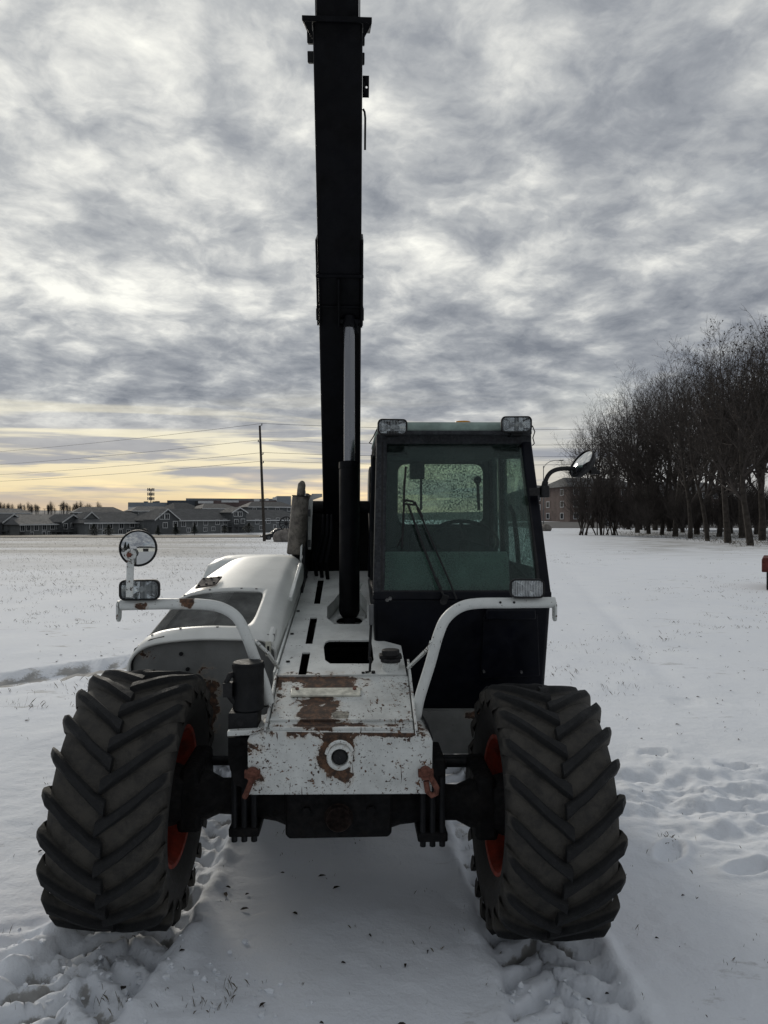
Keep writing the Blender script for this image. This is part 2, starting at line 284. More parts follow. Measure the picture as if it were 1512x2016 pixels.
# ------------------------------------------------------------------ mesh helpers
class MB:
    def __init__(s): s.v = []; s.f = []
    def add(s, vs, fs):
        o = len(s.v); s.v += [tuple(x) for x in vs]; s.f += [tuple(i + o for i in f) for f in fs]; return s
    def box(s, a, b):
        x0, y0, z0 = a; x1, y1, z1 = b
        return s.add([(x0,y0,z0),(x1,y0,z0),(x1,y1,z0),(x0,y1,z0),(x0,y0,z1),(x1,y0,z1),(x1,y1,z1),(x0,y1,z1)],
                     [(0,3,2,1),(4,5,6,7),(0,1,5,4),(1,2,6,5),(2,3,7,6),(3,0,4,7)])
    def hexa(s, bot, top):
        return s.add(list(bot) + list(top), [(0,3,2,1),(4,5,6,7),(0,1,5,4),(1,2,6,5),(2,3,7,6),(3,0,4,7)])
    def bar(s, p, q, w, h, up=(0, 0, 1)):
        p, q = Vector(p), Vector(q); d = (q - p).normalized(); up = Vector(up)
        if abs(d.dot(up)) > 0.95: up = Vector((0, 1, 0))
        r = d.cross(up).normalized() * (w / 2); u = r.cross(d).normalized() * (h / 2)
        return s.hexa([p - r - u, p + r - u, p + r + u, p - r + u], [q - r - u, q + r - u, q + r + u, q - r + u])
    def prism(s, pts, vec):
        n = len(pts); vec = Vector(vec); a = [Vector(p) for p in pts]; b = [p + vec for p in a]
        fs = [tuple(range(n - 1, -1, -1)), tuple(range(n, 2 * n))] + [(i, (i + 1) % n, n + (i + 1) % n, n + i) for i in range(n)]
        return s.add(a + b, fs)
    def tube(s, path, r, n=12, cap=True):
        pts = [Vector(p) for p in path]; rs = r if isinstance(r, (list, tuple)) else [r] * len(pts)
        rings = []; prev = None
        for i, p in enumerate(pts):
            d = (pts[min(i + 1, len(pts) - 1)] - pts[max(i - 1, 0)]).normalized()
            if prev is None:
                a = Vector((0, 0, 1)) if abs(d.z) < 0.9 else Vector((1, 0, 0)); e = d.cross(a).normalized()
            else: e = (prev - d * prev.dot(d)).normalized()
            prev = e; f = d.cross(e)
            rings.append([p + (e * math.cos(2 * math.pi * k / n) + f * math.sin(2 * math.pi * k / n)) * rs[i] for k in range(n)])
        vs = [v for rg in rings for v in rg]; fs = []
        for i in range(len(pts) - 1):
            for k in range(n): fs.append((i*n+k, i*n+(k+1)%n, (i+1)*n+(k+1)%n, (i+1)*n+k))
        if cap: fs += [tuple(range(n - 1, -1, -1)), tuple(range((len(pts)-1)*n, len(pts)*n))]
        return s.add(vs, fs)
    def cyl(s, p, q, r, n=20, r2=None): return s.tube([p, q], [r, r if r2 is None else r2], n)
    def lathe(s, prof, c, axis, n=48, closed=False):
        """prof = (along axis, radius) pairs"""
        a = Vector(axis).normalized(); t = Vector((0, 0, 1)) if abs(a.z) < 0.9 else Vector((1, 0, 0)); e = a.cross(t).normalized(); f = a.cross(e); c = Vector(c)
        vs = []; m = len(prof)
        for k in range(n):
            an = 2 * math.pi * k / n; dd = e * math.cos(an) + f * math.sin(an)
            for x, r in prof: vs.append(c + a * x + dd * r)
        fs = []
        for k in range(n):
            k2 = (k + 1) % n
            for i in range(m if closed else m - 1): fs.append((k*m+i, k*m+(i+1)%m, k2*m+(i+1)%m, k2*m+i))
        return s.add(vs, fs)
    def grid(s, rows):
        n = len(rows[0]); vs = [p for r in rows for p in r]
        fs = [(i*n+j, i*n+j+1, (i+1)*n+j+1, (i+1)*n+j) for i in range(len(rows)-1) for j in range(n-1)]
        return s.add(vs, fs)
    def build(s, name, m, parent=None, bevel=0.0, seg=2, smooth=35, solid=0.0, kind=None, fixn=True):
        me = bpy.data.meshes.new(name); me.from_pydata(s.v, [], s.f); me.update()
        if fixn:
            bm = bmesh.new(); bm.from_mesh(me); bmesh.ops.recalc_face_normals(bm, faces=bm.faces); bm.to_mesh(me); bm.free()
        if smooth:
            me.shade_smooth(); me.set_sharp_from_angle(angle=R(smooth))
        me.materials.append(MATS[m] if isinstance(m, str) else m)
        o = bpy.data.objects.new(name, me); col.objects.link(o)
        if parent: o.parent = parent
        if solid:
            md = o.modifiers.new('thickness', 'SOLIDIFY'); md.thickness = solid; md.offset = 0
        if bevel:
            md = o.modifiers.new('bevel', 'BEVEL'); md.width = bevel; md.segments = seg; md.limit_method = 'ANGLE'; md.angle_limit = R(40); md.harden_normals = False
        if kind: o['kind'] = kind
        return o
def empty(name, loc=(0, 0, 0), rz=0.0):
    o = bpy.data.objects.new(name, None); col.objects.link(o); o.location = loc; o.rotation_euler = (0, 0, rz); o.empty_display_size = 0.2; return o
def tag(o, label=None, cat=None, group=None, kind=None):
    if label: o['label'] = label
    if cat: o['category'] = cat
    if group: o['group'] = group
    if kind: o['kind'] = kind
    return o
def copy_tree(o, parent=None):
    c = o.copy(); col.objects.link(c)
    if parent is not None: c.parent = parent
    for ch in list(o.children): copy_tree(ch, c)
    return c
def rrect(w, h, r, n=5):
    pts = []
    for cx, cy, a0 in ((w/2-r, h/2-r, 0), (-w/2+r, h/2-r, 90), (-w/2+r, -h/2+r, 180), (w/2-r, -h/2+r, 270)):
        for k in range(n + 1):
            a = R(a0 + 90 * k / n); pts.append((cx + r * math.cos(a), cy + r * math.sin(a)))
    return pts
def filled(outer, holes, fn):
    """flat sheet with holes; outlines in 2D, fn maps 2D to 3D"""
    bm = bmesh.new()
    for lp in [outer] + holes:
        vs = [bm.verts.new((p[0], p[1], 0)) for p in lp]
        for i in range(len(vs)): bm.edges.new((vs[i], vs[(i + 1) % len(vs)]))
    bmesh.ops.triangle_fill(bm, use_beauty=True, edges=bm.edges[:])
    bm.verts.ensure_lookup_table()
    mb = MB(); mb.add([fn(v.co.x, v.co.y) for v in bm.verts], [tuple(v.index for v in f.verts) for f in bm.faces]); bm.free()
    return mb
def at(px, py, d):                              # a place at distance d, on the line of sight through a photo pixel
    return Vector(((px - 756) / F * d, d, EYE - (py - HZ) / F * d))

# numpy value noise for terrain
def vnoise(x, y, seed):
    xi = np.floor(x).astype(np.int64); yi = np.floor(y).astype(np.int64); fx = x - xi; fy = y - yi
    fx = fx * fx * (3 - 2 * fx); fy = fy * fy * (3 - 2 * fy)
    def h(a, b):
        n = (a * 374761393 + b * 668265263 + seed * 1442695041) & 0x7fffffff
        n = ((n ^ (n >> 13)) * 1274126177) & 0x7fffffff
        return ((n ^ (n >> 16)) & 0xffff) / 65535.0
    return (h(xi, yi) * (1 - fx) + h(xi + 1, yi) * fx) * (1 - fy) + (h(xi, yi + 1) * (1 - fx) + h(xi + 1, yi + 1) * fx) * fy
def fbm(x, y, seed, octv=4, gain=0.5):
    a = 1.0; s = 0.0; t = 0.0
    for i in range(octv):
        s = s + a * vnoise(x * 2 ** i, y * 2 ** i, seed + i * 17); t += a; a *= gain
    return s / t
def sst(x, a, b):
    t = np.clip((x - a) / (b - a), 0, 1); return t * t * (3 - 2 * t)

# machine frame: origin under the middle of the front axle
OX, OY, PHI = -0.19, 3.08, R(2.5)
cP, sP = math.cos(PHI), math.sin(PHI)
def to_local(p): x, y = p[0] - OX, p[1] - OY; return Vector((x * cP + y * sP, -x * sP + y * cP, p[2]))
def to_world(p): return Vector((OX + p[0] * cP - p[1] * sP, OY + p[0] * sP + p[1] * cP, p[2]))
CL_ = to_local((0, 0, EYE))
def ray(px, py): q = to_local(((px - 756) / F, 1.0, EYE - (py - HZ) / F)); return q - CL_
def PV(px, py, v): d = ray(px, py); return CL_ + d * ((v - CL_.y) / d.y)
def PP(px, py, p0, nn): d = ray(px, py); return CL_ + d * ((Vector(p0) - CL_).dot(Vector(nn)) / d.dot(Vector(nn)))
WHEEL_R, TRACK, WBASE = 0.508, 1.69, 2.35

# ------------------------------------------------------------------ the ground: one sheet of snow from here to the horizon
def axis_coords(lo, hi, step, far, grow):
    a = list(np.arange(lo, hi, step)); s = step; x = a[-1]
    while x < far: s *= grow; x += s; a.append(x)
    s = step; x = lo; pre = []
    while x > -far: s *= grow; x -= s; pre.append(x)
    return np.array(pre[::-1] + a)
gx = axis_coords(-2.4, 2.4, 0.017, 3500, 1.055); gy = axis_coords(2.2, 4.9, 0.017, 3500, 1.055)
GX, GY = np.meshgrid(gx, gy)
def ground_base(X, Y):
    z = 0.032 - 0.0455 * np.clip(X + 1.04, -1.5, 3.0)
    z = z * (1 - 0.9 * sst(np.hypot(X, Y - 3), 6, 25))
    left = sst(-X / np.maximum(Y, 1), -0.05, 0.12) * sst(Y, 15, 170)
    z = z - 2.15 * left + 0.95 * sst(X / np.maximum(Y, 1), 0.12, 0.2) * sst(Y, 112, 200)
    return z
def lug_print(u, v, half=0.215, pitch=0.16, slope=0.85):
    """1 inside the bars of a tyre print, 0 between"""
    au = np.abs(u); ph = np.where(u > 0, 0.0, 0.5)
    s = (v + slope * au) / pitch + ph
    fr = s - np.floor(s)
    return sst(fr, 0.06, 0.2) * (1 - sst(fr, 0.46, 0.62))
def ground(X, Y):
    z = ground_base(X, Y)
    r = np.hypot(X, Y)
    near = 1 - sst(r, 12, 60)
    z = z + (fbm(X * 0.35, Y * 0.35, 3, 3) - 0.5) * 0.09 * (0.3 + 0.7 * near)
    z = z + (fbm(X * 1.9, Y * 1.9, 5, 4) - 0.5) * 0.035 * near
    z = z + (fbm(X * 11, Y * 11, 9, 3) - 0.5) * 0.010 * (1 - sst(r, 4, 12))
    z = z + (fbm(X * 30, Y * 30, 39, 2) - 0.5) * 0.004 * (1 - sst(r, 3, 7))
    bare = np.zeros_like(z)
    # machine tracks
    U = (X - OX) * cP + (Y - OY) * sP; V = -(X - OX) * sP + (Y - OY) * cP
    jit = (fbm(X * 9, Y * 9, 21, 3) - 0.5)
    for cu, rough in ((-TRACK / 2, 1.0), (TRACK / 2, 0.55)):
        uu = U - cu + jit * 0.05 + np.where(cu < 0, (V < -0.05) * (V + 0.05) * -0.22, 0)
        inside = (1 - sst(np.abs(uu), 0.205, 0.245)) * (1 - sst(V, 3.2, 3.6)) * sst(V, -1.6, -1.3)
        lp = lug_print(uu, V + jit * 0.07)
        z = z - inside * (0.022 + 0.050 * lp) + inside * rough * (fbm(X * 16, Y * 16, 31, 4) - 0.5) * 0.075
        rim = np.exp(-((np.abs(uu) - 0.27) / 0.045) ** 2) * (1 - sst(V, 3.2, 3.6)) * sst(V, -1.6, -1.3)
        z = z + rim * (0.02 + 0.05 * (fbm(X * 8, Y * 8, 41, 3) - 0.4)) * (0.6 + 0.5 * rough)
        bare = np.maximum(bare, inside * np.clip(lp * 1.1 + (fbm(X * 13, Y * 13, 51, 3) - 0.62) * 2.2, 0, 1) * sst(fbm(X * 5, Y * 5, 57, 3), 0.34, 0.50))
        # pressed pocket below the tyre itself
        z = z - 0.03 * (1 - sst(np.abs(uu), 0.18, 0.24)) * (1 - sst(np.abs(V), 0.16, 0.28))
    # scuffed snow thrown out in front of the left tyre
    sc = np.exp(-(((U + 1.05) / 0.42) ** 2 + ((V + 0.42) / 0.34) ** 2))
    z = z + sc * (np.abs(fbm(X * 5.5 + Y * 4, Y * 9 - X * 3, 61, 5, 0.6) - 0.5) * 0.15 - 0.02)
    rdg = np.exp(-(((U + 1.25) / 0.45) ** 2 + ((V + 0.50) / 0.30) ** 2)) * (1 - sst(U, -1.08, -.92))
    z = z + rdg * 0.022 * np.sin((Y * 0.93 - X * 0.36 + jit * 0.05) * 2 * np.pi / 0.105)
    # an older track that passes behind the left tyre
    a = np.array((-4.9, 6.1)); b = np.array((-2.4, 8.5)); dd = (b - a) / np.linalg.norm(b - a)
    S = (X - a[0]) * dd[0] + (Y - a[1]) * dd[1]; T = -(X - a[0]) * dd[1] + (Y - a[1]) * dd[0]
    ins = (1 - sst(np.abs(T + jit * 0.1), 0.24, 0.32)) * sst(S, -3.0, -2.2) * (1 - sst(S, 3.4, 4.2))
    z = z - ins * (0.03 + 0.05 * lug_print(T, S, pitch=0.24))
    z = z + 0.028 * np.exp(-((np.abs(T) - 0.34) / 0.06) ** 2) * sst(S, -3.0, -2.2) * (1 - sst(S, 3.4, 4.2)) * fbm(X * 6, Y * 6, 71, 3)
    bare = np.maximum(bare, ins * sst(fbm(X * 7, Y * 7, 77, 4), 0.36, 0.55))
    # trampled snow to the right, footprints
    tr = np.exp(-(((X - 2.2) / 1.1) ** 2 + ((Y - 4.7) / 0.75) ** 2))
    z = z + tr * (fbm(X * 5.5, Y * 7.5, 81, 4) - 0.55) * 0.16
    for k, (fx, fy, an) in enumerate([(1.55, 7.7, .2), (1.95, 7.55, .1), (2.35, 7.75, .3), (3.0, 7.2, -.1), (3.5, 7.0, .2), (3.75, 6.7, .5), (2.1, 5.6, .3), (2.6, 5.3, -.2), (3.3, 4.9, .2), (1.9, 3.75, .4), (2.25, 3.5, .2), (1.55, 3.9, .9), (2.4, 4.3, 0)]):
        cx, sx = math.cos(an), math.sin(an)
        e = ((X - fx) * cx + (Y - fy) * sx) / 0.15, (-(X - fx) * sx + (Y - fy) * cx) / 0.06
        q = np.hypot(e[0], e[1]); z = z - 0.035 * (1 - sst(q, 0.7, 1.1)) + 0.012 * np.exp(-((q - 1.3) / 0.25) ** 2)
    # shallow wheel line across the right field
    z = z - 0.025 * np.exp(-((X - (3.2 + 0.18 * (Y - 8))) / 0.12) ** 2) * sst(Y, 6, 10) * near
    return z, bare
GZ, BARE = ground(GX, GY)
nv = GX.size; ny, nx = GX.shape
me = bpy.data.meshes.new('snow_ground'); me.vertices.add(nv)
me.vertices.foreach_set('co', np.stack([GX.ravel(), GY.ravel(), GZ.ravel()], 1).astype(np.float32).ravel())
idx = (np.arange(ny - 1)[:, None] * nx + np.arange(nx - 1)[None, :]).ravel()
quads = np.stack([idx, idx + 1, idx + nx + 1, idx + nx], 1).astype(np.int32)
me.loops.add(quads.size); me.loops.foreach_set('vertex_index', quads.ravel())
me.polygons.add(len(quads)); me.polygons.foreach_set('loop_start', np.arange(0, quads.size, 4, dtype=np.int32)); 
me.polygons.foreach_set('loop_total', np.full(len(quads), 4, dtype=np.int32))
me.update(); me.validate(); me.shade_smooth()
at_ = me.attributes.new('bare', 'FLOAT', 'POINT'); at_.data.foreach_set('value', BARE.ravel().astype(np.float32))
def snow_mat():
    m, n, b, out = base_mat('snow')
    co = n.new('ShaderNodeTexCoord').outputs['Object']
    att = n.new('ShaderNodeAttribute', attribute_name='bare').outputs['Fac']
    sp = n.new('ShaderNodeSeparateXYZ'); n.L.new(co, sp.inputs[0])
    st = n.new('ShaderNodeMapping'); n.L.new(co, st.inputs[0]); st.inputs['Scale'].default_value = (0.35, 1.0, 1.0)
    # thin snow over stubble: more of it shows on the left field and far away
    lf = n.ss(n.math('DIVIDE', sp.outputs[0], n.math('MAXIMUM', sp.outputs[1], 1.0)), -0.30, -0.05, 1.0, 0.0)
    farm = n.ss(sp.outputs[1], 6.0, 50.0)
    tuft = n.math('ADD', n.math('MULTIPLY', n.noise(st.outputs[0], 5.5, 8, 0.72), 0.7), n.math('MULTIPLY', n.noise(co, 0.35, 4, 0.6), 0.42))
    thr = n.math('ADD', tuft, n.math('ADD', n.math('MULTIPLY', n.math('MULTIPLY', lf, farm), 0.085), n.math('MULTIPLY', farm, 0.0)))
    tm = n.ss(thr, 0.655, 0.73, 0.0, 0.55)
    sheet = n.math('MULTIPLY', n.math('MULTIPLY', lf, farm), n.ss(n.noise(st.outputs[0], 0.10, 6, 0.6), 0.34, 0.60, 0.26, 0.80))
    rt_ = n.math('MULTIPLY', n.ss(n.math('DIVIDE', sp.outputs[0], n.math('MAXIMUM', sp.outputs[1], 1.0)), 0.22, 0.40), n.math('MULTIPLY', n.ss(sp.outputs[1], 26.0, 46.0), n.ss(sp.outputs[1], 90.0, 120.0, 1.0, 0.0)))
    sheet = n.math('MAXIMUM', sheet, n.math('MULTIPLY', rt_, n.ss(n.noise(st.outputs[0], 0.9, 7, 0.7), 0.38, 0.62, 0.05, 0.7)))
    bm_ = n.math('MAXIMUM', n.math('MAXIMUM', tm, sheet), n.math('MULTIPLY', n.ss(n.math('ADD', att, n.math('MULTIPLY', n.math('SUBTRACT', n.noise(co, 40, 6, 0.7), 0.5), 1.1)), 0.32, 0.70), 0.72))
    snowc = n.mix(n.noise(co, 1.3, 5, 0.6), (0.67, 0.705, 0.765), (0.76, 0.785, 0.81))
    dirtc = n.mix(n.noise(co, 22, 6, 0.7), (0.11, 0.098, 0.078), (0.25, 0.23, 0.19))
    n.L.new(n.mix(bm_, snowc, dirtc), b.inputs['Base Color']); b.inputs['Roughness'].default_value = 0.85; b.inputs['Specular IOR Level'].default_value = 0.2
    bn = n.new('ShaderNodeBump'); n.L.new(n.math('ADD', n.math('MULTIPLY', n.noise(co, 55, 7, 0.65), 0.5), n.math('MULTIPLY', n.noise(co, 9, 5, 0.6), 0.9)), bn.inputs['Height'])
    bn.inputs['Strength'].default_value = 0.5; bn.inputs['Distance'].default_value = 0.02; n.L.new(bn.outputs[0], b.inputs['Normal'])
    MATS['snow'] = m; return m
me.materials.append(snow_mat())
g_o = bpy.data.objects.new('snow_ground', me); col.objects.link(g_o); tag(g_o, kind='structure')
def gz(x, y): return float(ground(np.array([[float(x)]]), np.array([[float(y)]]))[0][0, 0])


# ------------------------------------------------------------------ the telehandler
T = empty('telehandler', (OX, OY, 0), PHI)
tag(T, 'white and black telehandler on lugged tyres with its boom raised high', 'telehandler')

# wheels -----------------------------------------------------------
def tyre_mesh():
    mb = MB()
    hw = [(-.150, .268), (-.178, .285), (-.208, .345), (-.213, .405), (-.200, .447), (-.170, .462), (-.09, .470), (0, .473)]
    prof = hw + [(-x, r) for x, r in hw[-2::-1]] + [(.10, .262), (-.10, .262)]
    mb.lathe(prof, (0, 0, 0), (1, 0, 0), 72, closed=True)
    n = 21
    for s in (-1, 1):
        for k in range(n):
            th0 = 2 * math.pi * (k + (0.5 if s > 0 else 0)) / n
            secs = []
            for i, t in enumerate((-0.16, -0.05, 0.06, 0.2, 0.4, 0.6, 0.8, 0.93, 1.0)):
                jw = random.uniform(-.003, .003); jr = random.uniform(-.003, .002)
                if t <= -0.1: x, rt, rb = .217, .435, .40
                elif t < 0: x, rt, rb = .222, .476, .42
                else: x, rt, rb = .212 - t * .225, .500 + .009 * math.sin(min(1, t * 1.4) * 1.57), .45
                th = th0 - 0.39 * (max(t, -.05) if t < 0 else (t * 1.06 - 0.10 * t ** 5))
                wd = (.0195 if t < .85 else .024) - (0.003 if t < 0 else 0)
                p = []
                for dc, rr in ((-wd - .014, rb), (-wd - .003, rt - .010 + jr), (-wd + .006, rt + jr), (wd - .006, rt + jr), (wd + .003, rt - .010 + jr), (wd + .012, rb)):
                    a = th + (dc + jw) / 0.5
                    p.append((s * x, -rr * math.cos(a), rr * math.sin(a)))
                secs.append(p)
            vs = [q for sc in secs for q in sc]; m = 6; fs = []
            for i in range(len(secs) - 1):
                for j in range(m - 1): fs.append((i*m+j, i*m+j+1, (i+1)*m+j+1, (i+1)*m+j))
            fs += [tuple(range(m)), tuple(range((len(secs)-1)*m, len(secs)*m))]
            mb.add(vs, fs)
    return mb
def make_wheel():
    # rim: the dish sits towards +x (outboard)
    mb = MB(); mb.lathe([(-.172, .292), (-.180, .284), (-.176, .270), (-.150, .258), (-.130, .246), (-.02, .235), (.05, .225), (.075, .19), (.085, .12), (.085, .0005)], (0, 0, 0), (1, 0, 0), 48)
    mb.lathe([(.172, .292), (.180, .284), (.176, .270), (.150, .258), (.120, .250), (.055, .235)], (0, 0, 0), (1, 0, 0), 48)
    wh = mb.build('wheel', 'rim', T, smooth=40)
    ty = tyre_mesh().build('tyre', 'tyre', wh, smooth=50)
    mb = MB(); mb.lathe([(-.20, .0005), (-.20, .11), (-.15, .125), (-.05, .15), (.04, .165), (.06, .14), (.06, .0005)], (0, 0, 0), (1, 0, 0), 28)
    for k in range(10):
        a = 2 * math.pi * k / 10; mb.cyl((.04, .15 * math.cos(a), .15 * math.sin(a)), (.115, .15 * math.cos(a), .15 * math.sin(a)), .012, 8)
    mb.build('hub', 'axle', wh)
    return wh
tilt = math.atan2(0.077, TRACK)
w0 = make_wheel()
wheel_places = [(TRACK/2, 0, WHEEL_R - .045, 0, 0.35), (-TRACK/2, 0, WHEEL_R + .032, math.pi, 0.11), (TRACK/2, WBASE, WHEEL_R - .045, 0, 1.0), (-TRACK/2, WBASE, WHEEL_R + .032, math.pi, 0.6)]
for i, (u, v, z, rz, spin) in enumerate(wheel_places):
    o = w0 if i == 0 else copy_tree(w0, T)
    if rz:                                       # a left wheel: same lug direction, dish outboard: turn it end for end
        o.matrix_local = Matrix.Translation((u, v, z)) @ Matrix.Rotation(tilt, 4, 'Y') @ Matrix.Diagonal((-1, 1, 1, 1)) @ Matrix.Rotation(spin, 4, 'X')
    else:
        o.matrix_local = Matrix.Translation((u, v, z)) @ Matrix.Rotation(tilt, 4, 'Y') @ Matrix.Rotation(spin, 4, 'X')

# front axle -------------------------------------------------------
def axz(u): return WHEEL_R - .0065 - u * math.tan(tilt)
def axle(v0, full):
    mb = MB()
    path = [(-.66, .085), (-.56, .10), (-.50, .072), (-.40, .075), (-.26, .095), (-.16, .13), (.16, .13), (.26, .095), (.40, .075), (.50, .072), (.56, .10), (.66, .085)]
    mb.tube([(u, v0, axz(u)) for u, r in path], [r for u, r in path], 16)
    ax = mb.build('axle', 'axle', T, smooth=40)
    if not full: return
    mb = MB(); mb.prism([(x, v0 - .17, axz(0) - .005 + z) for x, z in [(-.215, .13), (.215, .13), (.215, -.075), (.20, -.09), (-.20, -.09), (-.215, -.075)]], (0, .30, 0))
    mb.build('differential', 'axle', ax, bevel=.012)
    mb = MB(); mb.lathe([(0, .0005), (0, .048), (-.006, .052), (-.02, .052), (-.022, .058)], (0.0, v0 - .205, axz(0) - .005), (0, -1, 0), 28)
    mb.lathe([(.0, .0005), (0, .045), (.036, .052)], (0.0, v0 - .205, axz(0) - .005), (0, 1, 0), 24); mb.build('cover', 'diff_cover', ax)
    for x in (-.13, .13):
        mb = MB(); mb.cyl((x, v0 - .169, axz(0) + .02), (x, v0 - .182, axz(0) + .02), .018, 6); mb.build('plug', 'axle', ax)
    for s in (-1, 1):                             # clamp blocks with their bolts
        mb = MB(); u = s * .385
        mb.box((u - .062, v0 - .14, axz(u) - .115), (u + .062, v0 + .14, axz(u) - .075)); mb.build('clamp_plate', 'axle', ax, bevel=.008); mb = MB(); mb.box((u - .055, v0 - .12, axz(u) + .09), (u + .055, v0 + .12, axz(u) + .22))
        cb = mb.build('clamp', 'axle', ax, bevel=.008)
        for du in (-.04, 0, .04):
            mb = MB(); mb.cyl((u + du, v0 - .125, axz(u) - .135), (u + du, v0 - .125, axz(u) + .15), .0125, 8); mb.build('clamp_bolt', 'black_steel', cb)
axle(0, True); axle(WBASE, False)
mb = MB(); mb.cyl((-.60, .22, .60), (.66, .22, .572), .022, 12); mb.build('steering_rod', 'black_steel', T)
for s in (-1, 1):
    mb = MB(); u = s * .62
    mb.hexa([(u - .05, -.09, axz(u) - .13), (u + .05, -.09, axz(u) - .13), (u + .05, .24, axz(u) - .10), (u - .05, .24, axz(u) - .10)],
            [(u - .04, -.07, axz(u) + .13), (u + .04, -.07, axz(u) + .13), (u + .04, .24, axz(u) + .14), (u - .04, .24, axz(u) + .14)]); mb.build('knuckle', 'axle', T, bevel=.02)
mb = MB(); mb.cyl(PV(868, 1545, -.03), PV(868, 1500, -.03), .020, 10); mb.cyl(PV(868, 1512, -.03), PV(868, 1500, -.03), .027, 10); mb.build('hose_fitting', 'black_steel', T)

# chassis under the deck, bumper, nose -------------------------------
DZ0, DV0, DSL = .995, .15, .171
def deck_z(v): return DZ0 + DSL * (v - DV0)
mb = MB()
mb.hexa([(-.27, -.02, .60), (.27, -.02, .60), (.27, 3.05, .60), (-.27, 3.05, .60)], [(-.27, -.02, .86), (.27, -.02, .86), (.27, 3.05, .72), (-.27, 3.05, .72)])
for s in (-1, 1):
    mb.prism([(s * .262, .1, .66), (s * .262, 3.05, .66), (s * .262, 3.05, 1.3), (s * .262, 2.0, deck_z(2.0) - .02), (s * .262, .1, deck_z(.1) - .02)], (s * .014, 0, 0))
mb.build('chassis', 'black_steel', T)
BV = -.34
bl = [PV(488, 1566, BV), PV(850, 1564, BV), PV(852, 1460, BV), PV(846, 1450, BV + .01), PV(830, 1443, BV + .03), PV(520, 1440, BV + .03), PV(487, 1456, BV)]
mb = MB(); mb.prism(bl, (0, .30, 0)); bump_o = mb.build('bumper', 'paint_bumper', T, bevel=.006)
c = PV(669, 1490, BV)
mb = MB(); mb.lathe([(-.03, .050), (.008, .050), (.013, .046), (.013, .034), (.006, .032), (-.01, .031), (-.01, .0005)], c, (0, -1, 0), 32); mb.build('port_ring', 'paint_port', bump_o)
mb = MB(); mb.lathe([(-.005, .030), (.004, .028), (.012, .018), (.014, .0005)], c, (0, -1, 0), 24); mb.build('port_plug', 'rubber', bump_o)
mb = MB(); mb.tube([c + Vector((math.cos(R(a)) * .052, -.010, math.sin(R(a)) * .058 + .004)) for a in range(20, 175, 15)], .006, 8); mb.build('port_lip', 'paint_port', bump_o)
# nose: sloped plate with folded side flanges
nb_l, nb_r = PV(527, 1440, -.31), PV(815, 1440, -.31)
nt_l, nt_r = PV(548, 1332, .15), PV(803, 1330, .15)
mb = MB()
def lerp(a, b, t): return a + (b - a) * t
m1l, m1r = lerp(nb_l, nt_l, .10), lerp(nb_r, nt_r, .10)
rows = [[nb_l, nb_r], [m1l + Vector((0, 0, .006)), m1r + Vector((0, 0, .006))], [nt_l, nt_r]]
dn = Vector((0, 0, -.05))
mb.hexa([nb_l + dn, nb_r + dn, nt_r + dn, nt_l + dn], [nb_l, nb_r, nt_r, nt_l])
nose = mb.build('nose_plate', 'paint_nose', T, bevel=.004)
for a, b, s in ((nb_l, nt_l, -1), (nb_r, nt_r, 1)):
    mb = MB(); q = Vector((s * .004, 0, 0))
    mb.prism([a + q + Vector((0, -.006, -.06)), a + q + Vector((0, -.006, .012)), b + q + Vector((0, 0, .020)), b + q + Vector((0, .10, .055 if s > 0 else .03)), b + q + Vector((0, .10, -.06))], (s * .010, 0, 0)); mb.build('side_flange', 'paint_nose', nose, bevel=.002)
mb = MB(); e0, e1 = lerp(nb_l, nt_l, .16), lerp(nb_r, nt_r, .16); mb.bar(e0 + Vector((0, 0, .004)), e1 + Vector((0, 0, .004)), .012, .012); mb.build('fold_lip', 'paint_nose', nose, bevel=.003)
mb = MB(); e0, e1 = lerp(nb_l, nt_l, .03), lerp(nb_r, nt_r, .03); mb.bar(e0 + Vector((.006, 0, .004)), e1 + Vector((-.006, 0, .004)), .014, .012); mb.build('fold_lip', 'paint_nose', nose, bevel=.003)
nn = (nt_l - nb_l).cross(nb_r - nb_l); nn = nn if nn.z > 0 else -nn; nn.normalize()
pq = [PP(x, y, nb_l + nn * .012, nn) for x, y in ((572, 1369), (709, 1368), (711, 1353), (573, 1354))]
mb = MB(); mb.prism(pq, nn * -.010); lp = mb.build('lamp_bar', 'label_plate', nose, bevel=.003)
for x in (585, 698):
    mb = MB(); q = PP(x, 1357, nb_l + nn * .012, nn); mb.cyl(q, q + nn * .006, .008, 8); mb.build('screw', 'rusty_iron', lp)
# torn sticker on the nose
mb = MB(); mb.prism([PP(x, y, nb_l + nn * .002, nn) for x, y in ((652, 1404), (676, 1396), (688, 1402), (684, 1420), (662, 1424))], nn * -.0015); mb.build('torn_sticker', mat('sticker', (.20, .19, .16), .8, 0, .6, 60), nose)
# left shelf on which the pump stands
mb = MB(); sh = [PV(447, 1440, -.26), PV(520, 1436, -.26)]
mb.hexa([sh[0] + Vector((0, 0, -.02)), sh[1] + Vector((0.03, 0, -.02)), sh[1] + Vector((.03, .22, -.02)), sh[0] + Vector((0, .22, -.02))], [sh[0], sh[1] + Vector((.03, 0, 0)), sh[1] + Vector((.03, .22, 0)), sh[0] + Vector((0, .22, 0))])
shf = mb.build('shelf', 'paint_bracket', T, bevel=.003); mb = MB(); mb.prism([PV(449, 1452, -.20), PV(500, 1452, -.20), PV(500, 1560, -.20), PV(462, 1545, -.20), PV(449, 1500, -.20)], (0, .05, 0)); mb.build('shelf_gusset', 'axle', shf)
mb = MB(); mb.prism([PV(848, 1448, -.24), PV(838, 1428, -.24), PV(852, 1452, -.24), PV(853, 1520, -.24), PV(844, 1520, -.24)], (0, .2, 0)); mb.build('corner_gusset', 'black_steel', T)
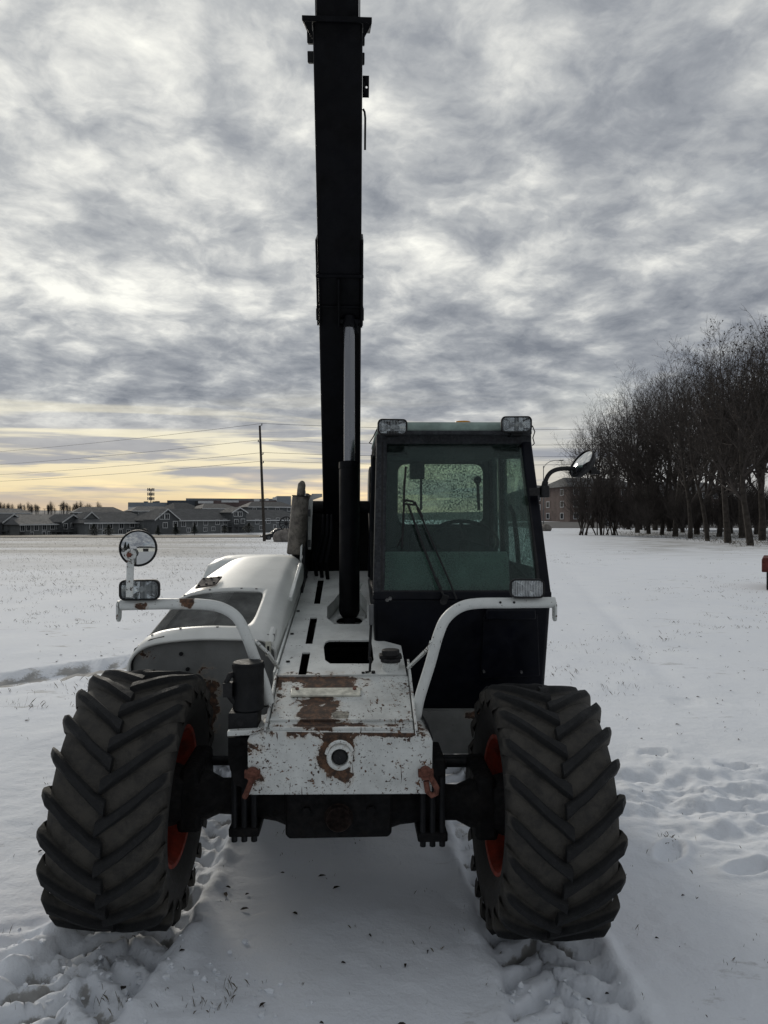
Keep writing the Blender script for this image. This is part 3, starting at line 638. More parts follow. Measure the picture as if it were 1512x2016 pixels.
# tow shackles
for (px, py, s) in ((497, 1530, -1), (838, 1528, 1)):
    c = PV(px, py, BV - .02)
    mb = MB(); mb.cyl(c + Vector((-.028, .0, .012)), c + Vector((.028, 0, .012)), .016, 12); mb.lathe([(-.012, .010), (-.012, .024), (.012, .024), (.012, .010)], c + Vector((0, 0, .012)), (0, 1, 0), 16, closed=True); sh_ = mb.build('shackle', 'rusty_iron', T)
    mb = MB(); mb.tube([c + Vector((s * .014 * 1, 0, .0)), c + Vector((s * .03, -.004, -.022)), c + Vector((s * .042, -.006, -.045)), c + Vector((s * .040, -.004, -.064)), c + Vector((s * .024, 0, -.074)), c + Vector((s * .008, .004, -.060)), c + Vector((s * .002, .006, -.02))] if s > 0 else
                       [c + Vector((.0, 0, 0)), c + Vector((-.010, -.004, -.03)), c + Vector((-.022, -.004, -.06)), c + Vector((-.030, 0, -.075))], .011, 10); mb.build('bow', 'rusty_iron', sh_)

# deck plate with its openings ---------------------------------------
def on_deck(px, py):
    q = PP(px, py, (0, DV0, DZ0), (0, -DSL, 1)); return (q.x, q.y)
def dk(u, v): return (u, v, deck_z(v))
outer = [(-.285, .15), (.298, .15), (.298, .52), (.20, .60), (.17, 2.05), (-.26, 2.05)]
slots = []
for cx, cy, w_, ht, sk in ((600, 1308, 9, 22, 4), (614, 1243, 8, 26, 5), (629, 1166, 7, 24, 4)):
    slots.append([on_deck(cx - w_ - sk, cy + ht), on_deck(cx + w_ - sk - 2, cy + ht), on_deck(cx + w_ + sk - 2, cy - ht), on_deck(cx - w_ + sk, cy - ht)])
rect_h = [on_deck(x, y) for x, y in ((648, 1262), (726, 1262), (732, 1268), (736, 1300), (732, 1308), (650, 1308), (640, 1301), (637, 1274), (641, 1265))]
oct_h = [on_deck(x, y) for x, y in ((658, 1182), (671, 1165), (666, 1150), (714, 1150), (708, 1165), (722, 1184), (722, 1218), (708, 1230), (658, 1230), (644, 1218), (644, 1196))]
mb = filled(outer, slots + [rect_h, oct_h], dk); deck = mb.build('deck_plate', 'paint_deck', T, solid=.008, smooth=0)
# white throat below the cylinder opening
mb = MB()
ring = [Vector(dk(u, v)) for u, v in oct_h]; low = [p + Vector((0, .02, -.09)) for p in ring]
mb.grid([ring + [ring[0]], low + [low[0]]]); mb.build('well', 'paint_deck', deck)
mb = filled([(p.x * .96, p.y) for p in low], [[(.037 + .078 * math.cos(R(a)), 1.19 + .085 * math.sin(R(a))) for a in range(0, 360, 20)]], lambda u, v: (u, v, deck_z(v) - .085)); mb.build('well_floor', 'paint_deck', deck, solid=.006)
# upturned edge of the deck and hinge bolts
mb = MB(); a, b = Vector(dk(-.290, .14)), Vector(dk(-.268, 2.0)); mb.prism([a + Vector((0, 0, -.06)), a + Vector((0, 0, .022)), b + Vector((0, 0, .022)), b + Vector((0, 0, -.06))], (-.008, 0, 0)); mb.build('deck_edge', 'paint_deck', deck)
for px, py in ((587, 1205), (575, 1250), (633, 1098), (690, 1098), (567, 1305)):
    q = Vector(dk(*on_deck(px, py))); mb = MB(); mb.cyl(q, q + Vector((0, 0, .010)), .010, 6); mb.build('bolt', 'black_steel', deck)
# lever with nuts, filler cap
q = Vector(dk(*on_deck(728, 1327))); mb = MB(); mb.tube([q + Vector((-.02, 0, .008)), q + Vector((0, 0, .012)), q + Vector((.004, .002, .075))], .006, 8); mb.cyl(q + Vector((.016, -.0, .0)), q + Vector((.016, 0, .014)), .010, 6); mb.cyl(q + Vector((-.03, 0, .0)), q + Vector((-.03, 0, .01)), .008, 6); mb.build('lever', 'black_steel', T)
q = Vector(dk(*on_deck(769, 1318))); mb = MB(); mb.cyl(q - Vector((0, 0, .02)), q + Vector((0, 0, .035)), .040, 20); fn = mb.build('filler_neck', 'paint_bracket', T)
mb = MB(); mb.cyl(q + Vector((0, 0, .035)), q + Vector((0, 0, .052)), .046, 20); mb.box(tuple(q + Vector((-.052, -.02, .050))), tuple(q + Vector((.052, .06, .066)))); mb.cyl(q + Vector((0, 0, .066)), q + Vector((0, 0, .092)), .041, 24); mb.build('filler_cap', 'rubber', fn, bevel=.004)

# hydraulic pump tank on the left shelf -------------------------------
q = PV(489, 1437, -.17); tp = PV(489, 1300, -.17)
mb = MB(); r_ = .062; mb.lathe([(0, .0005), (0, r_ - .003), (.004, r_), (tp.z - q.z - .095, r_), (tp.z - q.z - .09, r_ - .003), (tp.z - q.z - .09, .0005)], q + Vector((0, 0, .085)), (0, 0, 1), 36); mb.lathe([(0, r_ + .003), (.012, r_ + .003)], q + Vector((0, 0, tp.z - q.z - .03)), (0, 0, 1), 36)
pump = mb.build('pump_tank', 'black_steel', T, smooth=30)
mb = MB(); mb.box((q.x - .07, q.y - .06, q.z), (q.x + .045, q.y + .06, q.z + .083)); mb.build('valve_block', 'black_steel', pump, bevel=.004)
mb = MB(); c = PV(478, 1416, -.17) ; c.y = q.y - .061; mb.lathe([(0, .0005), (0, .010), (-.004, .012), (-.004, .02), (0, .022)], c, (0, -1, 0), 20); mb.build('valve_cap', 'rubber', pump)
mb = MB(); a = PV(462, 1318, -.20); mb.tube([PV(470, 1325, -.17), PV(452, 1330, -.20), PV(445, 1345, -.21), PV(446, 1362, -.21), PV(458, 1378, -.20), PV(470, 1390, -.19)], .012, 10); mb.box(tuple(PV(449, 1362, -.22) + Vector((-.018, -.01, -.02))), tuple(PV(449, 1362, -.22) + Vector((.016, .03, .035)))); mb.build('elbow_fitting', 'rubber', pump)
mb = MB(); mb.tube([PV(515, 1390, -.10), PV(530, 1387, -.05), PV(545, 1383, .0)], .008, 8); mb.build('hose', 'rubber', pump)

# engine hood ---------------------------------------------------------
hv = [.46, .49, .55, .75, .92, 1.10, 1.35, 1.62]
hz = [1.105, 1.128, 1.155, 1.230, 1.295, 1.345, 1.405, 1.455]
hl = [-1.035, -1.035, -1.015, -.985, -.955, -.915, -.86, -.80]
hr = [-.315, -.312, -.305, -.300, -.292, -.285, -.275, -.262]
def hood_row(i, drop=.20, zo=0.0):
    L, Rr, z = hl[i], hr[i], hz[i] + zo
    row = [Vector((L + .005, hv[i], z - drop)), Vector((L, hv[i], z - .13)), Vector((L + .018, hv[i], z - .085)), Vector((L + .055, hv[i], z - .045)), Vector((L + .12, hv[i], z - .018)), Vector((L + .22, hv[i], z - .004)),
           Vector((L + .36, hv[i], z + .004))]
    w_ = Rr - .075 - (L + .36)
    row += [Vector((L + .36 + w_ * k / 4, hv[i], z + .004 - .002 * k)) for k in range(1, 5)]
    row += [Vector((Rr - .06, hv[i], z - .010)), Vector((Rr - .012, hv[i], z - .050)), Vector((Rr - .006, hv[i], z - .060)), Vector((Rr, hv[i], z - .15))]
    return row
G0, G1 = 2, 4                                    # rows between which the grille opening lies
rows = [hood_row(i) for i in range(8)]
ncol = len(rows[0]); gc0, gc1 = 1, 9
mb = MB(); vs = [p for r_ in rows for p in r_]; fs = []
for i in range(7):
    for j in range(ncol - 1):
        if G0 <= i < G1 and gc0 <= j < gc1: continue
        fs.append((i*ncol+j, i*ncol+j+1, (i+1)*ncol+j+1, (i+1)*ncol+j))
mb.add(vs, fs)
hood = mb.build('hood', 'paint_hood', T, smooth=40, solid=.012)
md = hood.modifiers.new('round', 'SUBSURF'); md.levels = 2; md.render_levels = 2
hood.modifiers.move(1, 0)
# perforated grille: crossing wires in the opening
gr = [[p - Vector((0, 0, .010)) for p in hood_row(i)[gc0:gc1 + 1]] for i in range(G0, G1 + 1)]
mb = MB(); mb.grid([[p - Vector((0, 0, .03)) for p in r_] for r_ in gr]); gback = mb.build('grille_backing', 'interior', hood)
def gpt(a, b):                                   # a across 0..1, b along 0..1
    j = min(int(a * (gc1 - gc0)), gc1 - gc0 - 1); fa = a * (gc1 - gc0) - j; i = min(int(b * (G1 - G0)), G1 - G0 - 1); fb = b * (G1 - G0) - i
    return lerp(lerp(gr[i][j], gr[i][j+1], fa), lerp(gr[i+1][j], gr[i+1][j+1], fa), fb)
mb = MB()
for k in range(64):
    b = (k + .5) / 64
    mb.tube([gpt(a / 12, b) for a in range(13)], .0026, 4, cap=False)
for k in range(100):
    a = (k + .5) / 100
    mb.tube([gpt(a, b / 4) + Vector((0, 0, .002)) for b in range(5)], .0021, 4, cap=False)
o = mb.build('grille', 'grille', hood, smooth=0, fixn=False); o['kind'] = 'stuff'
# riveted rim of the grille, patch plate and latch
for a in (.12, .3, .5, .7, .88):
    for b in (-.04, 1.05):
        p = lerp(gpt(a, 0), gpt(a, 1), b) + Vector((0, 0, .014)); mb = MB(); mb.cyl(p, p + Vector((0, 0, .006)), .006, 8); mb.build('rivet', 'steel_bolt', hood)
def hood_pt(px, py):
    d = ray(px, py); best = None
    for i in range(7):
        for t in (k / 20 for k in range(20)):
            v = hv[i] + (hv[i+1] - hv[i]) * t; z = hz[i] + (hz[i+1] - hz[i]) * t + .008
            q = CL_ + d * ((v - CL_.y) / d.y)
            if best is None or abs(q.z - z) < best[0]: best = (abs(q.z - z), q)
    return best[1]
pp = [hood_pt(x, y) for x, y in ((384, 1159), (424, 1152), (437, 1137), (399, 1140))]
mb = MB(); mb.prism([p - Vector((0, 0, .002)) for p in pp], (0, 0, .009)); pt = mb.build('patch_plate', mat('rust_plate', (.10, .085, .075), .8, .2, .4, 30), hood)
for a, b in ((.12, .15), (.88, .15), (.12, .85), (.88, .85), (.5, .15), (.5, .85)):
    p = lerp(lerp(pp[0], pp[1], a), lerp(pp[3], pp[2], a), b) + Vector((0, 0, .007)); mb = MB(); mb.cyl(p, p + Vector((0, 0, .007)), .007, 6); mb.build('rivet', 'black_steel', pt)
q = Vector((hr[1] - .035, hv[1] - .012, hz[1] - .045)); mb = MB(); mb.tube([q + Vector((0, .10, .05)), q + Vector((.0, .03, .028)), q], [.022, .02, .014], 10); mb.lathe([(0, .006), (0, .016), (.016, .018), (.016, .006)], q + Vector((.0, -.004, -.004)), (.3, -1, 0), 14, closed=True); mb.build('hood_latch', 'paint_hood', hood)
# light side strip and dark louvred side between hood and deck
mb = MB(); mb.hexa([(-.300, .56, .72), (-.286, .56, .72), (-.278, 1.75, .80), (-.300, 1.75, .80)], [(-.318, .56, hz[1] - .06), (-.305, .56, hz[1] - .06), (-.272, 1.75, 1.37), (-.30, 1.75, 1.37)]); side = mb.build('engine_side', 'black_steel', T)
for k in range(2):
    t0 = .35 + .3 * k; mb = MB(); mb.bar((-.296, .60, .98 + .08 * k), (-.272, 1.7, 1.16 + .08 * k), .008, .022); mb.build('side_rail', 'grille', side)
a, b = PV(572, 1180, .95), PV(592, 1112, 1.45); mb = MB(); mb.bar(a, b, .022, .03); mb.build('hinge_bar', 'white_plain', hood, bevel=.004)
# grey front panel under the hood lip
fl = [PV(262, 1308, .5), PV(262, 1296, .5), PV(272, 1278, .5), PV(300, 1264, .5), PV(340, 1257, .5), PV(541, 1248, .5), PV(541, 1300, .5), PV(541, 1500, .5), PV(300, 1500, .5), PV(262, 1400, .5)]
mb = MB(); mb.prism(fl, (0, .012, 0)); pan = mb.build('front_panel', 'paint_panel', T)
mb = MB(); mb.tube([p + Vector((0, -.008, .004)) for p in [PV(260, 1330, .5), PV(260, 1306, .5), PV(268, 1280, .5), PV(298, 1262, .5), PV(325, 1256, .5)]], .008, 8); mb.build('edge_seal', 'rubber', pan)
for px, py in ((357, 1287), (370, 1317), (357, 1257)):
    q = PV(px, py, .5); mb = MB(); mb.cyl(q, q + Vector((0, -.010, 0)), .010, 8); mb.build('bolt', 'black_steel', pan)
mb = MB(); mb.box((-1.0, .52, .60), (-.32, 1.75, 1.06)); mb.build('engine_bay', 'black_steel', T)
q = PV(528, 1277, .45); mb = MB(); mb.box((q.x - .012, .44, q.z - .035), (q.x + .014, .452, q.z + .035)); lb = mb.build('door_strike', 'label_plate', T)
mb = MB(); mb.box((q.x - .004, .436, q.z - .012), (q.x + .006, .4398, q.z + .014)); mb.build('strike_slot', 'interior', lb)
# rear tank hump
mb = MB(); rowsb = []
for v_, zt, ll, rr in ((2.0, 1.30, -1.02, -.5), (2.08, 1.395, -1.0, -.5), (2.25, 1.425, -.98, -.5), (2.9, 1.40, -.98, -.5), (3.0, 1.30, -.98, -.5)):
    rowsb.append([Vector((ll, v_, .75)), Vector((ll, v_, zt - .10)), Vector((ll + .03, v_, zt - .03)), Vector((ll + .12, v_, zt)), Vector((rr, v_, zt)), Vector((rr, v_, .75))])
mb.grid(rowsb); mb.add(rowsb[0], [(0, 1, 2, 3, 4, 5)]); mb.build('rear_cover', 'white_plain', T, smooth=50)
# exhaust
a, b = PV(582, 1092, 1.75), PV(592, 976, 1.75)
mb = MB(); mb.tube([a, lerp(a, b, .02), lerp(a, b, .97), b], [.052, .060, .056, .048], 24); ex = mb.build('muffler', 'muffler', T, smooth=35)
d = (b - a).normalized()
mb = MB(); mb.tube([b - d * .02, b + d * .035, b + d * .075 + Vector((0, .01, 0)), b + d * .085 + Vector((0, .03, 0))], [.027, .027, .026, .020], 16); mb.build('tail_pipe', 'muffler', ex)
mb = MB(); mb.tube([lerp(a, b, .985), lerp(a, b, 1.0)], [.058, .058], 24); mb.build('clamp_ring', 'black_steel', ex)
mb = MB(); mb.tube([a + Vector((0, .0, .02)), a + Vector((.02, .02, -.06)), a + Vector((.05, .05, -.16))], .03, 12); mb.build('exhaust_elbow', 'black_steel', ex)

# boom tower ----------------------------------------------------------
def vz_plate(name, u, th, pts, m, parent, **k): mb = MB(); mb.prism([(u, v, z) for v, z in pts], (th, 0, 0)); return mb.build(name, m, parent, **k)
tw = [(1.45, 1.19), (1.62, 1.36), (1.80, 1.62), (1.93, 1.82), (2.02, 1.875), (2.42, 1.875), (2.62, 1.78), (2.95, 1.1), (2.95, .8), (1.45, .8)]
tl = vz_plate('tower_plate', -.275, .018, tw, 'black_steel', T, bevel=.003)
tr_ = vz_plate('tower_plate', .175, .018, [(v, z + (.19 if 1.75 < v < 2.7 else 0)) for v, z in tw], 'black_steel', T, bevel=.003)
mb = MB(); pth = [(-.285, 1.62, 1.30), (-.283, 1.66, 1.42), (-.281, 1.76, 1.60), (-.279, 1.90, 1.80), (-.278, 1.99, 1.885)]
for i in range(len(pth) - 1): mb.bar(pth[i], pth[i+1], .022, .012, (1, 0, 0))
mb.build('tower_edge', 'paint_deck', tl)
mb = MB(); mb.prism([PV(x, y, 2.0) for x, y in ((601, 1082), (608, 985), (614, 972), (634, 972), (634, 978), (616, 984), (612, 1082))], (0, .02, 0)); mb.build('tower_gusset', 'white_plain', tl)
for py in (1010, 1070):
    q = PV(606, py, 1.93); mb = MB(); mb.box((q.x - .018, q.y, q.z - .025), (q.x + .018, q.y + .03, q.z + .025)); mb.cyl(q, q + Vector((0, -.008, 0)), .008, 8); mb.build('bracket', 'grey_metal', tl)
q = Vector((-.30, 2.16, 1.80)); mb = MB(); mb.cyl((-.30, 2.16, 1.78), (.22, 2.16, 1.78), .045, 20); mb.build('pivot_pin', 'black_steel', T)
mb = MB(); mb.prism([(-.257, 1.95, 1.2), (.175, 1.95, 1.2), (.175, 2.2, 1.2), (-.257, 2.2, 1.2)], (0, 0, .02)); mb.prism([(-.257, 2.45, .9), (.175, 2.45, .9), (.175, 2.45, 1.74), (-.257, 2.45, 1.74)], (0, .02, 0)); mb.build('tower_web', 'black_steel', T)
for k, (u0, u1) in enumerate(((-.19, -.15), (-.15, -.12), (-.11, -.09))):
    mb = MB(); mb.tube([(u0, 1.95 - .05 * k, 1.24), (u0 - .01, 1.86 - .05 * k, 1.40), (u1, 1.90, 1.58), (u1, 2.05, 1.72)], .014, 8); mb.build('hydraulic_hose', 'boom_paint', T)
# counterweight at the back
mb = MB(); mb.hexa([(-.95, 2.9, .62), (.95, 2.9, .62), (.9, 3.15, .62), (-.9, 3.15, .62)], [(-.95, 2.9, 1.15), (.95, 2.9, 1.15), (.9, 3.12, 1.15), (-.9, 3.12, 1.15)]); mb.build('counterweight', 'white_plain', T, bevel=.03)

# boom ----------------------------------------------------------------
ANG = R(62); BO = Vector((-.023, 1.57, 2.75)); BA = Vector((0, -math.cos(ANG), math.sin(ANG))); BN = Vector((0, math.sin(ANG), math.cos(ANG)))
def bp(u, t, n): return BO + Vector((u, 0, 0)) + BA * t + BN * n
def bbox(mb, u0, u1, t0, t1, n0, n1):
    return mb.hexa([bp(u0, t0, n0), bp(u1, t0, n0), bp(u1, t0, n1), bp(u0, t0, n1)], [bp(u0, t1, n0), bp(u1, t1, n0), bp(u1, t1, n1), bp(u0, t1, n1)])
HW = .1325
mb = MB(); bbox(mb, -HW, HW, -1.22, 1.79, 0, .34); boom = mb.build('boom_section', 'boom_paint', T, bevel=.012)
mb = MB(); bbox(mb, -.112, .112, 1.70, 3.3, .025, .315); inner = mb.build('boom_extension', 'boom_paint', T, bevel=.010)
for s in (-1, 1):
    mb = MB(); bbox(mb, s * .114, s * .120, 1.80, 3.25, .05, .09); mb.build('wear_strip', 'grey_metal', inner)
mb = MB(); bbox(mb, -.185, .180, 1.775, 1.80, -.055, .40); fl_ = mb.build('boom_flange', 'boom_paint', boom, bevel=.003)
for s in (-1, 1):
    for t in (1.60, 1.69):
        mb = MB(); bbox(mb, s * .132, s * (.168 if s < 0 else .145), t, t + .055, .08, .16); mb.build('wear_pad', 'black_steel', boom, bevel=.004)
    mb = MB(); mb.prism([bp(s * .134, 1.774, -.05), bp(s * .18, 1.774, -.05), bp(s * .134, 1.70, -.01)], BN * .012); mb.build('flange_rib', 'boom_paint', boom)
    mb = MB(); bbox(mb, s * .1325, s * .1445, .19, .70, -.012, .30); mb.build('side_plate', 'boom_paint', boom, bevel=.003)
    mb = MB(); bbox(mb, s * .14, s * .150, .22, .29, .0, .06); mb.build('pin_boss', 'boom_paint', boom, bevel=.003)
mb = filled([(.134, 1.44), (.170, 1.44), (.170, 1.545), (.134, 1.545)], [[(.156 + .006 * math.cos(R(a)), 1.49 + .006 * math.sin(R(a))) for a in range(0, 360, 45)]], lambda u, t: bp(u, t, .05)); mb.build('lug_plate', 'boom_paint', boom, solid=.012)
mb = MB(); mb.tube([bp(.137, 1.385, .03), bp(.146, 1.37, .03), bp(.150, 1.34, .03), bp(.150, 1.18, .03)], .006, 8); mb.build('hose_clip', 'black_steel', boom)
for t, th in ((.48, .022), (.30, .016)):
    mb = MB(); bbox(mb, -.146, .146, t, t + th, -.020, 0.0); mb.build('weld_band', 'boom_paint', boom, bevel=.005)
mb = MB(); bbox(mb, -.012, .0, .19, .48, -.06, 0.0); bbox(mb, .128, .140, .19, .48, -.06, 0.0); mb.build('cylinder_lug', 'boom_paint', boom, bevel=.004)
mb = MB(); bbox(mb, -.128, -.118, .19, .48, -.03, 0.0); bbox(mb, .02, .115, .15, .24, -.05, 0); mb.build('boom_bracket', 'boom_paint', boom, bevel=.004)
mb = MB(); bbox(mb, -.02, .10, -1.22, -.80, -.035, 0.0); mb.build('rub_plate', 'black_steel', boom, bevel=.006)
# head at the far end, out of the picture above
mb = MB(); bbox(mb, -.14, .14, 3.28, 3.42, -.12, .33); mb.build('boom_head', 'boom_paint', inner, bevel=.01)
# lift cylinder
c0 = Vector((.037, 1.19, .98)); c1 = bp(.058, .20, -.035); cd = (c1 - c0).normalized()
zt = (2.035 - c0.z) / cd.z
f0 = (1.15 - c0.z) / cd.z; mb = MB(); mb.tube([c0 + cd * (f0 - .045), c0 + cd * (f0 - .04), c0 + cd * (f0 - .02), c0 + cd * f0, c0 + cd * zt], [.03, .042, .056, .062, .060], 28); mb.tube([c0, c0 + cd * (f0 - .02)], .035, 14); mb.tube([c0 + cd * (zt - .035), c0 + cd * (zt + .004)], .064, 28); cyl = mb.build('lift_cylinder', 'boom_paint', T, smooth=35)
mb = MB(); mb.tube([c0 + cd * (zt + .003), c1 - cd * .012], .034, 24); mb.build('cylinder_rod', 'chrome', cyl)
mb = MB(); mb.tube([c1 - cd * .02, c1 + cd * .05], .045, 20); mb.cyl(c1 + Vector((-.07, 0, .02)), c1 + Vector((.07, 0, .02)), .022, 14); mb.build('rod_eye', 'boom_paint', cyl)
mb = MB(); mb.cyl((-.16, 1.19, .97), (.16, 1.19, .97), .035, 16); mb.build('cylinder_pin', 'black_steel', cyl)

# cab -----------------------------------------------------------------
AL, AR = PV(742, 1398, .66), PV(1070, 1398, .66)
BL, BR = PV(734, 1176, .54), PV(1086, 1176, .54)
CLp, CR = PV(741, 858, .80), PV(1045, 858, .80)
AL.x = max(AL.x, .135)
RV = 1.80
def back(p, v=RV, du=0): return Vector((p.x + du, v, p.z))
mb = MB()
bot = [AL, AR, back(AR, RV), back(AL, RV)]; top = [BL, BR, back(BR, RV, -.03), back(BL, RV)]
mb.hexa(bot, top); cab = mb.build('cab', 'cab_paint', T, bevel=.022, seg=3)
# front panels and seams
fnB = (BR - BL).cross(AL - BL).normalized(); fnB = fnB if fnB.y < 0 else -fnB
def FP(px, py, o=0.0): return PP(px, py, BL + fnB * o, fnB)
mb = MB(); mb.prism([FP(x, y, .002) for x, y in ((952, 1208), (1058, 1208), (1062, 1330), (945, 1334))], fnB * .010); sp_ = mb.build('service_panel', 'cab_paint', cab, bevel=.004)
mb = MB(); mb.prism([FP(x, y, .004) for x, y in ((956, 1196), (1052, 1196), (1054, 1216), (952, 1218))], fnB * .03); mb.build('panel_hood', 'cab_paint', cab, bevel=.008)
for px, py in ((960, 1203), (1036, 1203), (952, 1321), (1026, 1322)):
    q = FP(px, py, .012); mb = MB(); mb.cyl(q, q + fnB * .014, .007, 8); mb.build('screw', 'steel_bolt', sp_)
for px, py in ((762, 1180), (768, 1177)):
    q = FP(px, py, .0); mb = MB(); mb.cyl(q, q + fnB * .014, .009, 10); mb.build('screw', 'steel_bolt', cab)
# side step / hinge on the left front corner
q = PV(731, 1210, .50); mb = MB(); mb.cyl(q - Vector((0, 0, .05)), q + Vector((0, 0, .05)), .012, 10); mb.build('hinge', 'grey_metal', cab)
mb = MB(); mb.tube([PV(731, 1222, .50), PV(729, 1260, .48), PV(727, 1300, .42)], .007, 8); mb.build('corner_strap', 'black_steel', cab)
# frame
wn = (BR - BL).cross(CLp - BL).normalized(); wn = wn if wn.y < 0 else -wn
def WS(px, py, o=0.0): return PP(px, py, BL + wn * o, wn)
def framebar(name, p, q, w_, h_, m='frosted_black', parent=None, bev=.010): mb = MB(); mb.bar(p, q, w_, h_, (0, 1, 0)); return mb.build(name, m, parent or cab, bevel=bev, seg=3)
ins = .030
fL = framebar('pillar', BL + Vector((ins, .03, 0)), CLp + Vector((ins, .03, 0)), .058, .075)
fR = framebar('pillar', BR + Vector((-ins, .03, 0)), CR + Vector((-ins, .03, 0)), .058, .075, 'cab_paint')
RL, RRt = back(CLp, RV - .05), back(CR, RV - .05, .0)
framebar('pillar', back(BL, RV - .04) + Vector((ins, 0, 0)), RL + Vector((ins, 0, 0)), .06, .07, 'cab_paint'); framebar('pillar', back(BR, RV - .04, -.03) - Vector((ins, 0, 0)), RRt - Vector((ins, 0, 0)), .06, .07, 'cab_paint')
framebar('door_pillar', back(BR, 1.42, -.02) - Vector((ins, 0, 0)), back(CR, 1.42) - Vector((ins, 0, 0)), .05, .06, 'cab_paint')
mb = MB(); mb.bar(BL + Vector((.0, .03, .008)), BR + Vector((0, .03, .008)), .07, .045, (0, 0, 1)); mb.build('sill', 'cab_paint', cab, bevel=.008)
mb = MB(); mb.bar(CLp + Vector((.0, .02, -.018)), CR + Vector((0, .02, -.018)), .08, .055, (0, 0, 1)); mb.build('header', 'frosted_black', cab, bevel=.008)
for a, b in ((CLp, RL), (CR, RRt)):
    s = .03 if a is CLp else -.03; mb = MB(); mb.bar(a + Vector((s, .03, -.02)), b + Vector((s, 0, -.02)), .06, .06); mb.build('roof_rail', 'cab_paint', cab, bevel=.008)
mb = MB(); mb.bar(RL + Vector((0, 0, -.02)), RRt + Vector((0, 0, -.02)), .05, .06); mb.build('roof_rail', 'cab_paint', cab, bevel=.008)
# windshield with rubber surround
ww = [WS(751, 1166, -.002), WS(1062, 1166, -.002), WS(1032, 868, -.002), WS(753, 868, -.002)]
mb = MB(); mb.prism(ww, wn * -.006); wsh = mb.build('windshield', 'windshield_glass', cab, smooth=0)
for a, b in ((0, 1), (1, 2), (2, 3), (3, 0)):
    mb = MB(); mb.bar(ww[a] + wn * .002, ww[b] + wn * .002, .018, .018, wn); mb.build('windshield_seal', 'rubber', wsh, bevel=.004)
# rear wall with its window
def rear_fn(u, z): return (u, RV - .06, z)
oc = [BL.x + .02, BL.z - .02, BR.x - .05, CLp.z - .02]
wl, wr = PV(783, 1032, RV - .06), PV(951, 914, RV - .06)
wcx, wcz, ww_, wh_ = (wl.x + wr.x) / 2, (wl.z + wr.z) / 2, wr.x - wl.x, wr.z - wl.z
hole = [(wcx + x, wcz + z) for x, z in rrect(ww_, wh_, .06)]
mb = filled([(oc[0], oc[1]), (oc[2], oc[1]), (oc[2] - .03, oc[3]), (oc[0], oc[3])], [hole], rear_fn); mb.build('rear_wall', 'lining', cab, solid=.02)
mb = MB(); mb.prism([rear_fn(wcx + x, wcz + z) for x, z in rrect(ww_ - .002, wh_ - .002, .06)], (0, .005, 0)); rw = mb.build('rear_window', 'cab_glass', cab, smooth=0)
# rear wiper motor, latch seen against the rear window
q = PV(820, 930, RV - .10); mb = MB(); mb.box((q.x - .045, q.y - .04, q.z - .045), (q.x + .05, q.y + .03, q.z + .055)); mb.tube([q + Vector((.03, 0, -.03)), q + Vector((.03, 0, -.25))], .008, 8); mb.build('rear_wiper_motor', 'interior', cab, bevel=.01)
q = PV(940, 945, RV - .09); mb = MB(); mb.tube([q + Vector((0, 0, 0)), q + Vector((.01, 0, -.20))], .010, 8); mb.cyl(q + Vector((0, -.015, 0)), q + Vector((0, .01, 0)), .026, 12); mb.build('window_latch', 'interior', cab)
# side windows
def side_pane(a, b, c, d, name, nudge):
    mb = MB(); mb.prism([a, b, c, d], (nudge, 0, 0)); return mb.build(name, 'cab_glass', cab, smooth=0)
side_pane(BR + Vector((-.03, .08, .02)), back(BR, 1.40, -.05) + Vector((0, 0, .02)), back(CR, 1.40, -.03) - Vector((0, 0, .04)), CR + Vector((-.03, .07, -.04)), 'door_window', -.005)
side_pane(back(BR, 1.45, -.05) + Vector((0, 0, .02)), back(BR, RV - .08, -.06) + Vector((0, 0, .02)), back(CR, RV - .08, -.03) - Vector((0, 0, .04)), back(CR, 1.45, -.03) - Vector((0, 0, .04)), 'side_window', -.005)
side_pane(BL + Vector((.03, .08, .02)), back(BL, RV - .08, .03) + Vector((0, 0, .02)), back(CLp, RV - .08, .03) - Vector((0, 0, .04)), CLp + Vector((.03, .07, -.04)), 'side_window', .005)
mb = MB(); mb.tube([back(BR, 1.0, -.06) + Vector((0, 0, .12)), back(BR, 1.0, -.075) + Vector((0, 0, .30)), back(BR, 1.02, -.085) + Vector((0, 0, .42)), back(BR, 1.10, -.09) + Vector((0, 0, .47))], .014, 8); mb.build('grab_handle', 'rubber', cab)
# inside: dash, steering wheel, seat, floor lining, levers
mb = MB(); a, b = PV(757, 1150, .72), PV(1000, 1150, .72)
dash_top = PV(800, 1086, .72).z
mb.prism([(a.x, .70, BL.z - .03), (a.x, .655, BL.z + .02), (a.x, .70, dash_top - .03), (a.x, .73, dash_top), (a.x, .80, dash_top - .01), (a.x, .92, dash_top - .12), (a.x, .92, BL.z - .03)], (b.x - a.x, 0, 0)); dash = mb.build('dashboard', 'pale_panel', cab, bevel=.010)
mb = MB(); mb.prism([(b.x + .012, .70, BL.z - .02), (b.x + .20, .68, BL.z - .02), (b.x + .20, .9, BL.z + .12), (b.x + .012, .72, dash_top - .05)], (0, .10, 0)); mb.build('side_console', 'interior', cab)
sc = PV(915, 1062, .98); sn = Vector((0, -.55, .83)).normalized(); e1 = Vector((1, 0, 0)); e2 = sn.cross(e1)
mb = MB(); mb.tube([sc + (e1 * math.cos(2*math.pi*k/32) + e2 * math.sin(2*math.pi*k/32)) * .185 for k in range(33)], .012, 8, cap=False)
for a in (90, 210, 330): mb.bar(sc, sc + (e1 * math.cos(R(a)) + e2 * math.sin(R(a))) * .185, .02, .008)
mb.cyl(sc, sc - sn * .03, .03, 14); stw = mb.build('steering_wheel', 'rubber', cab)
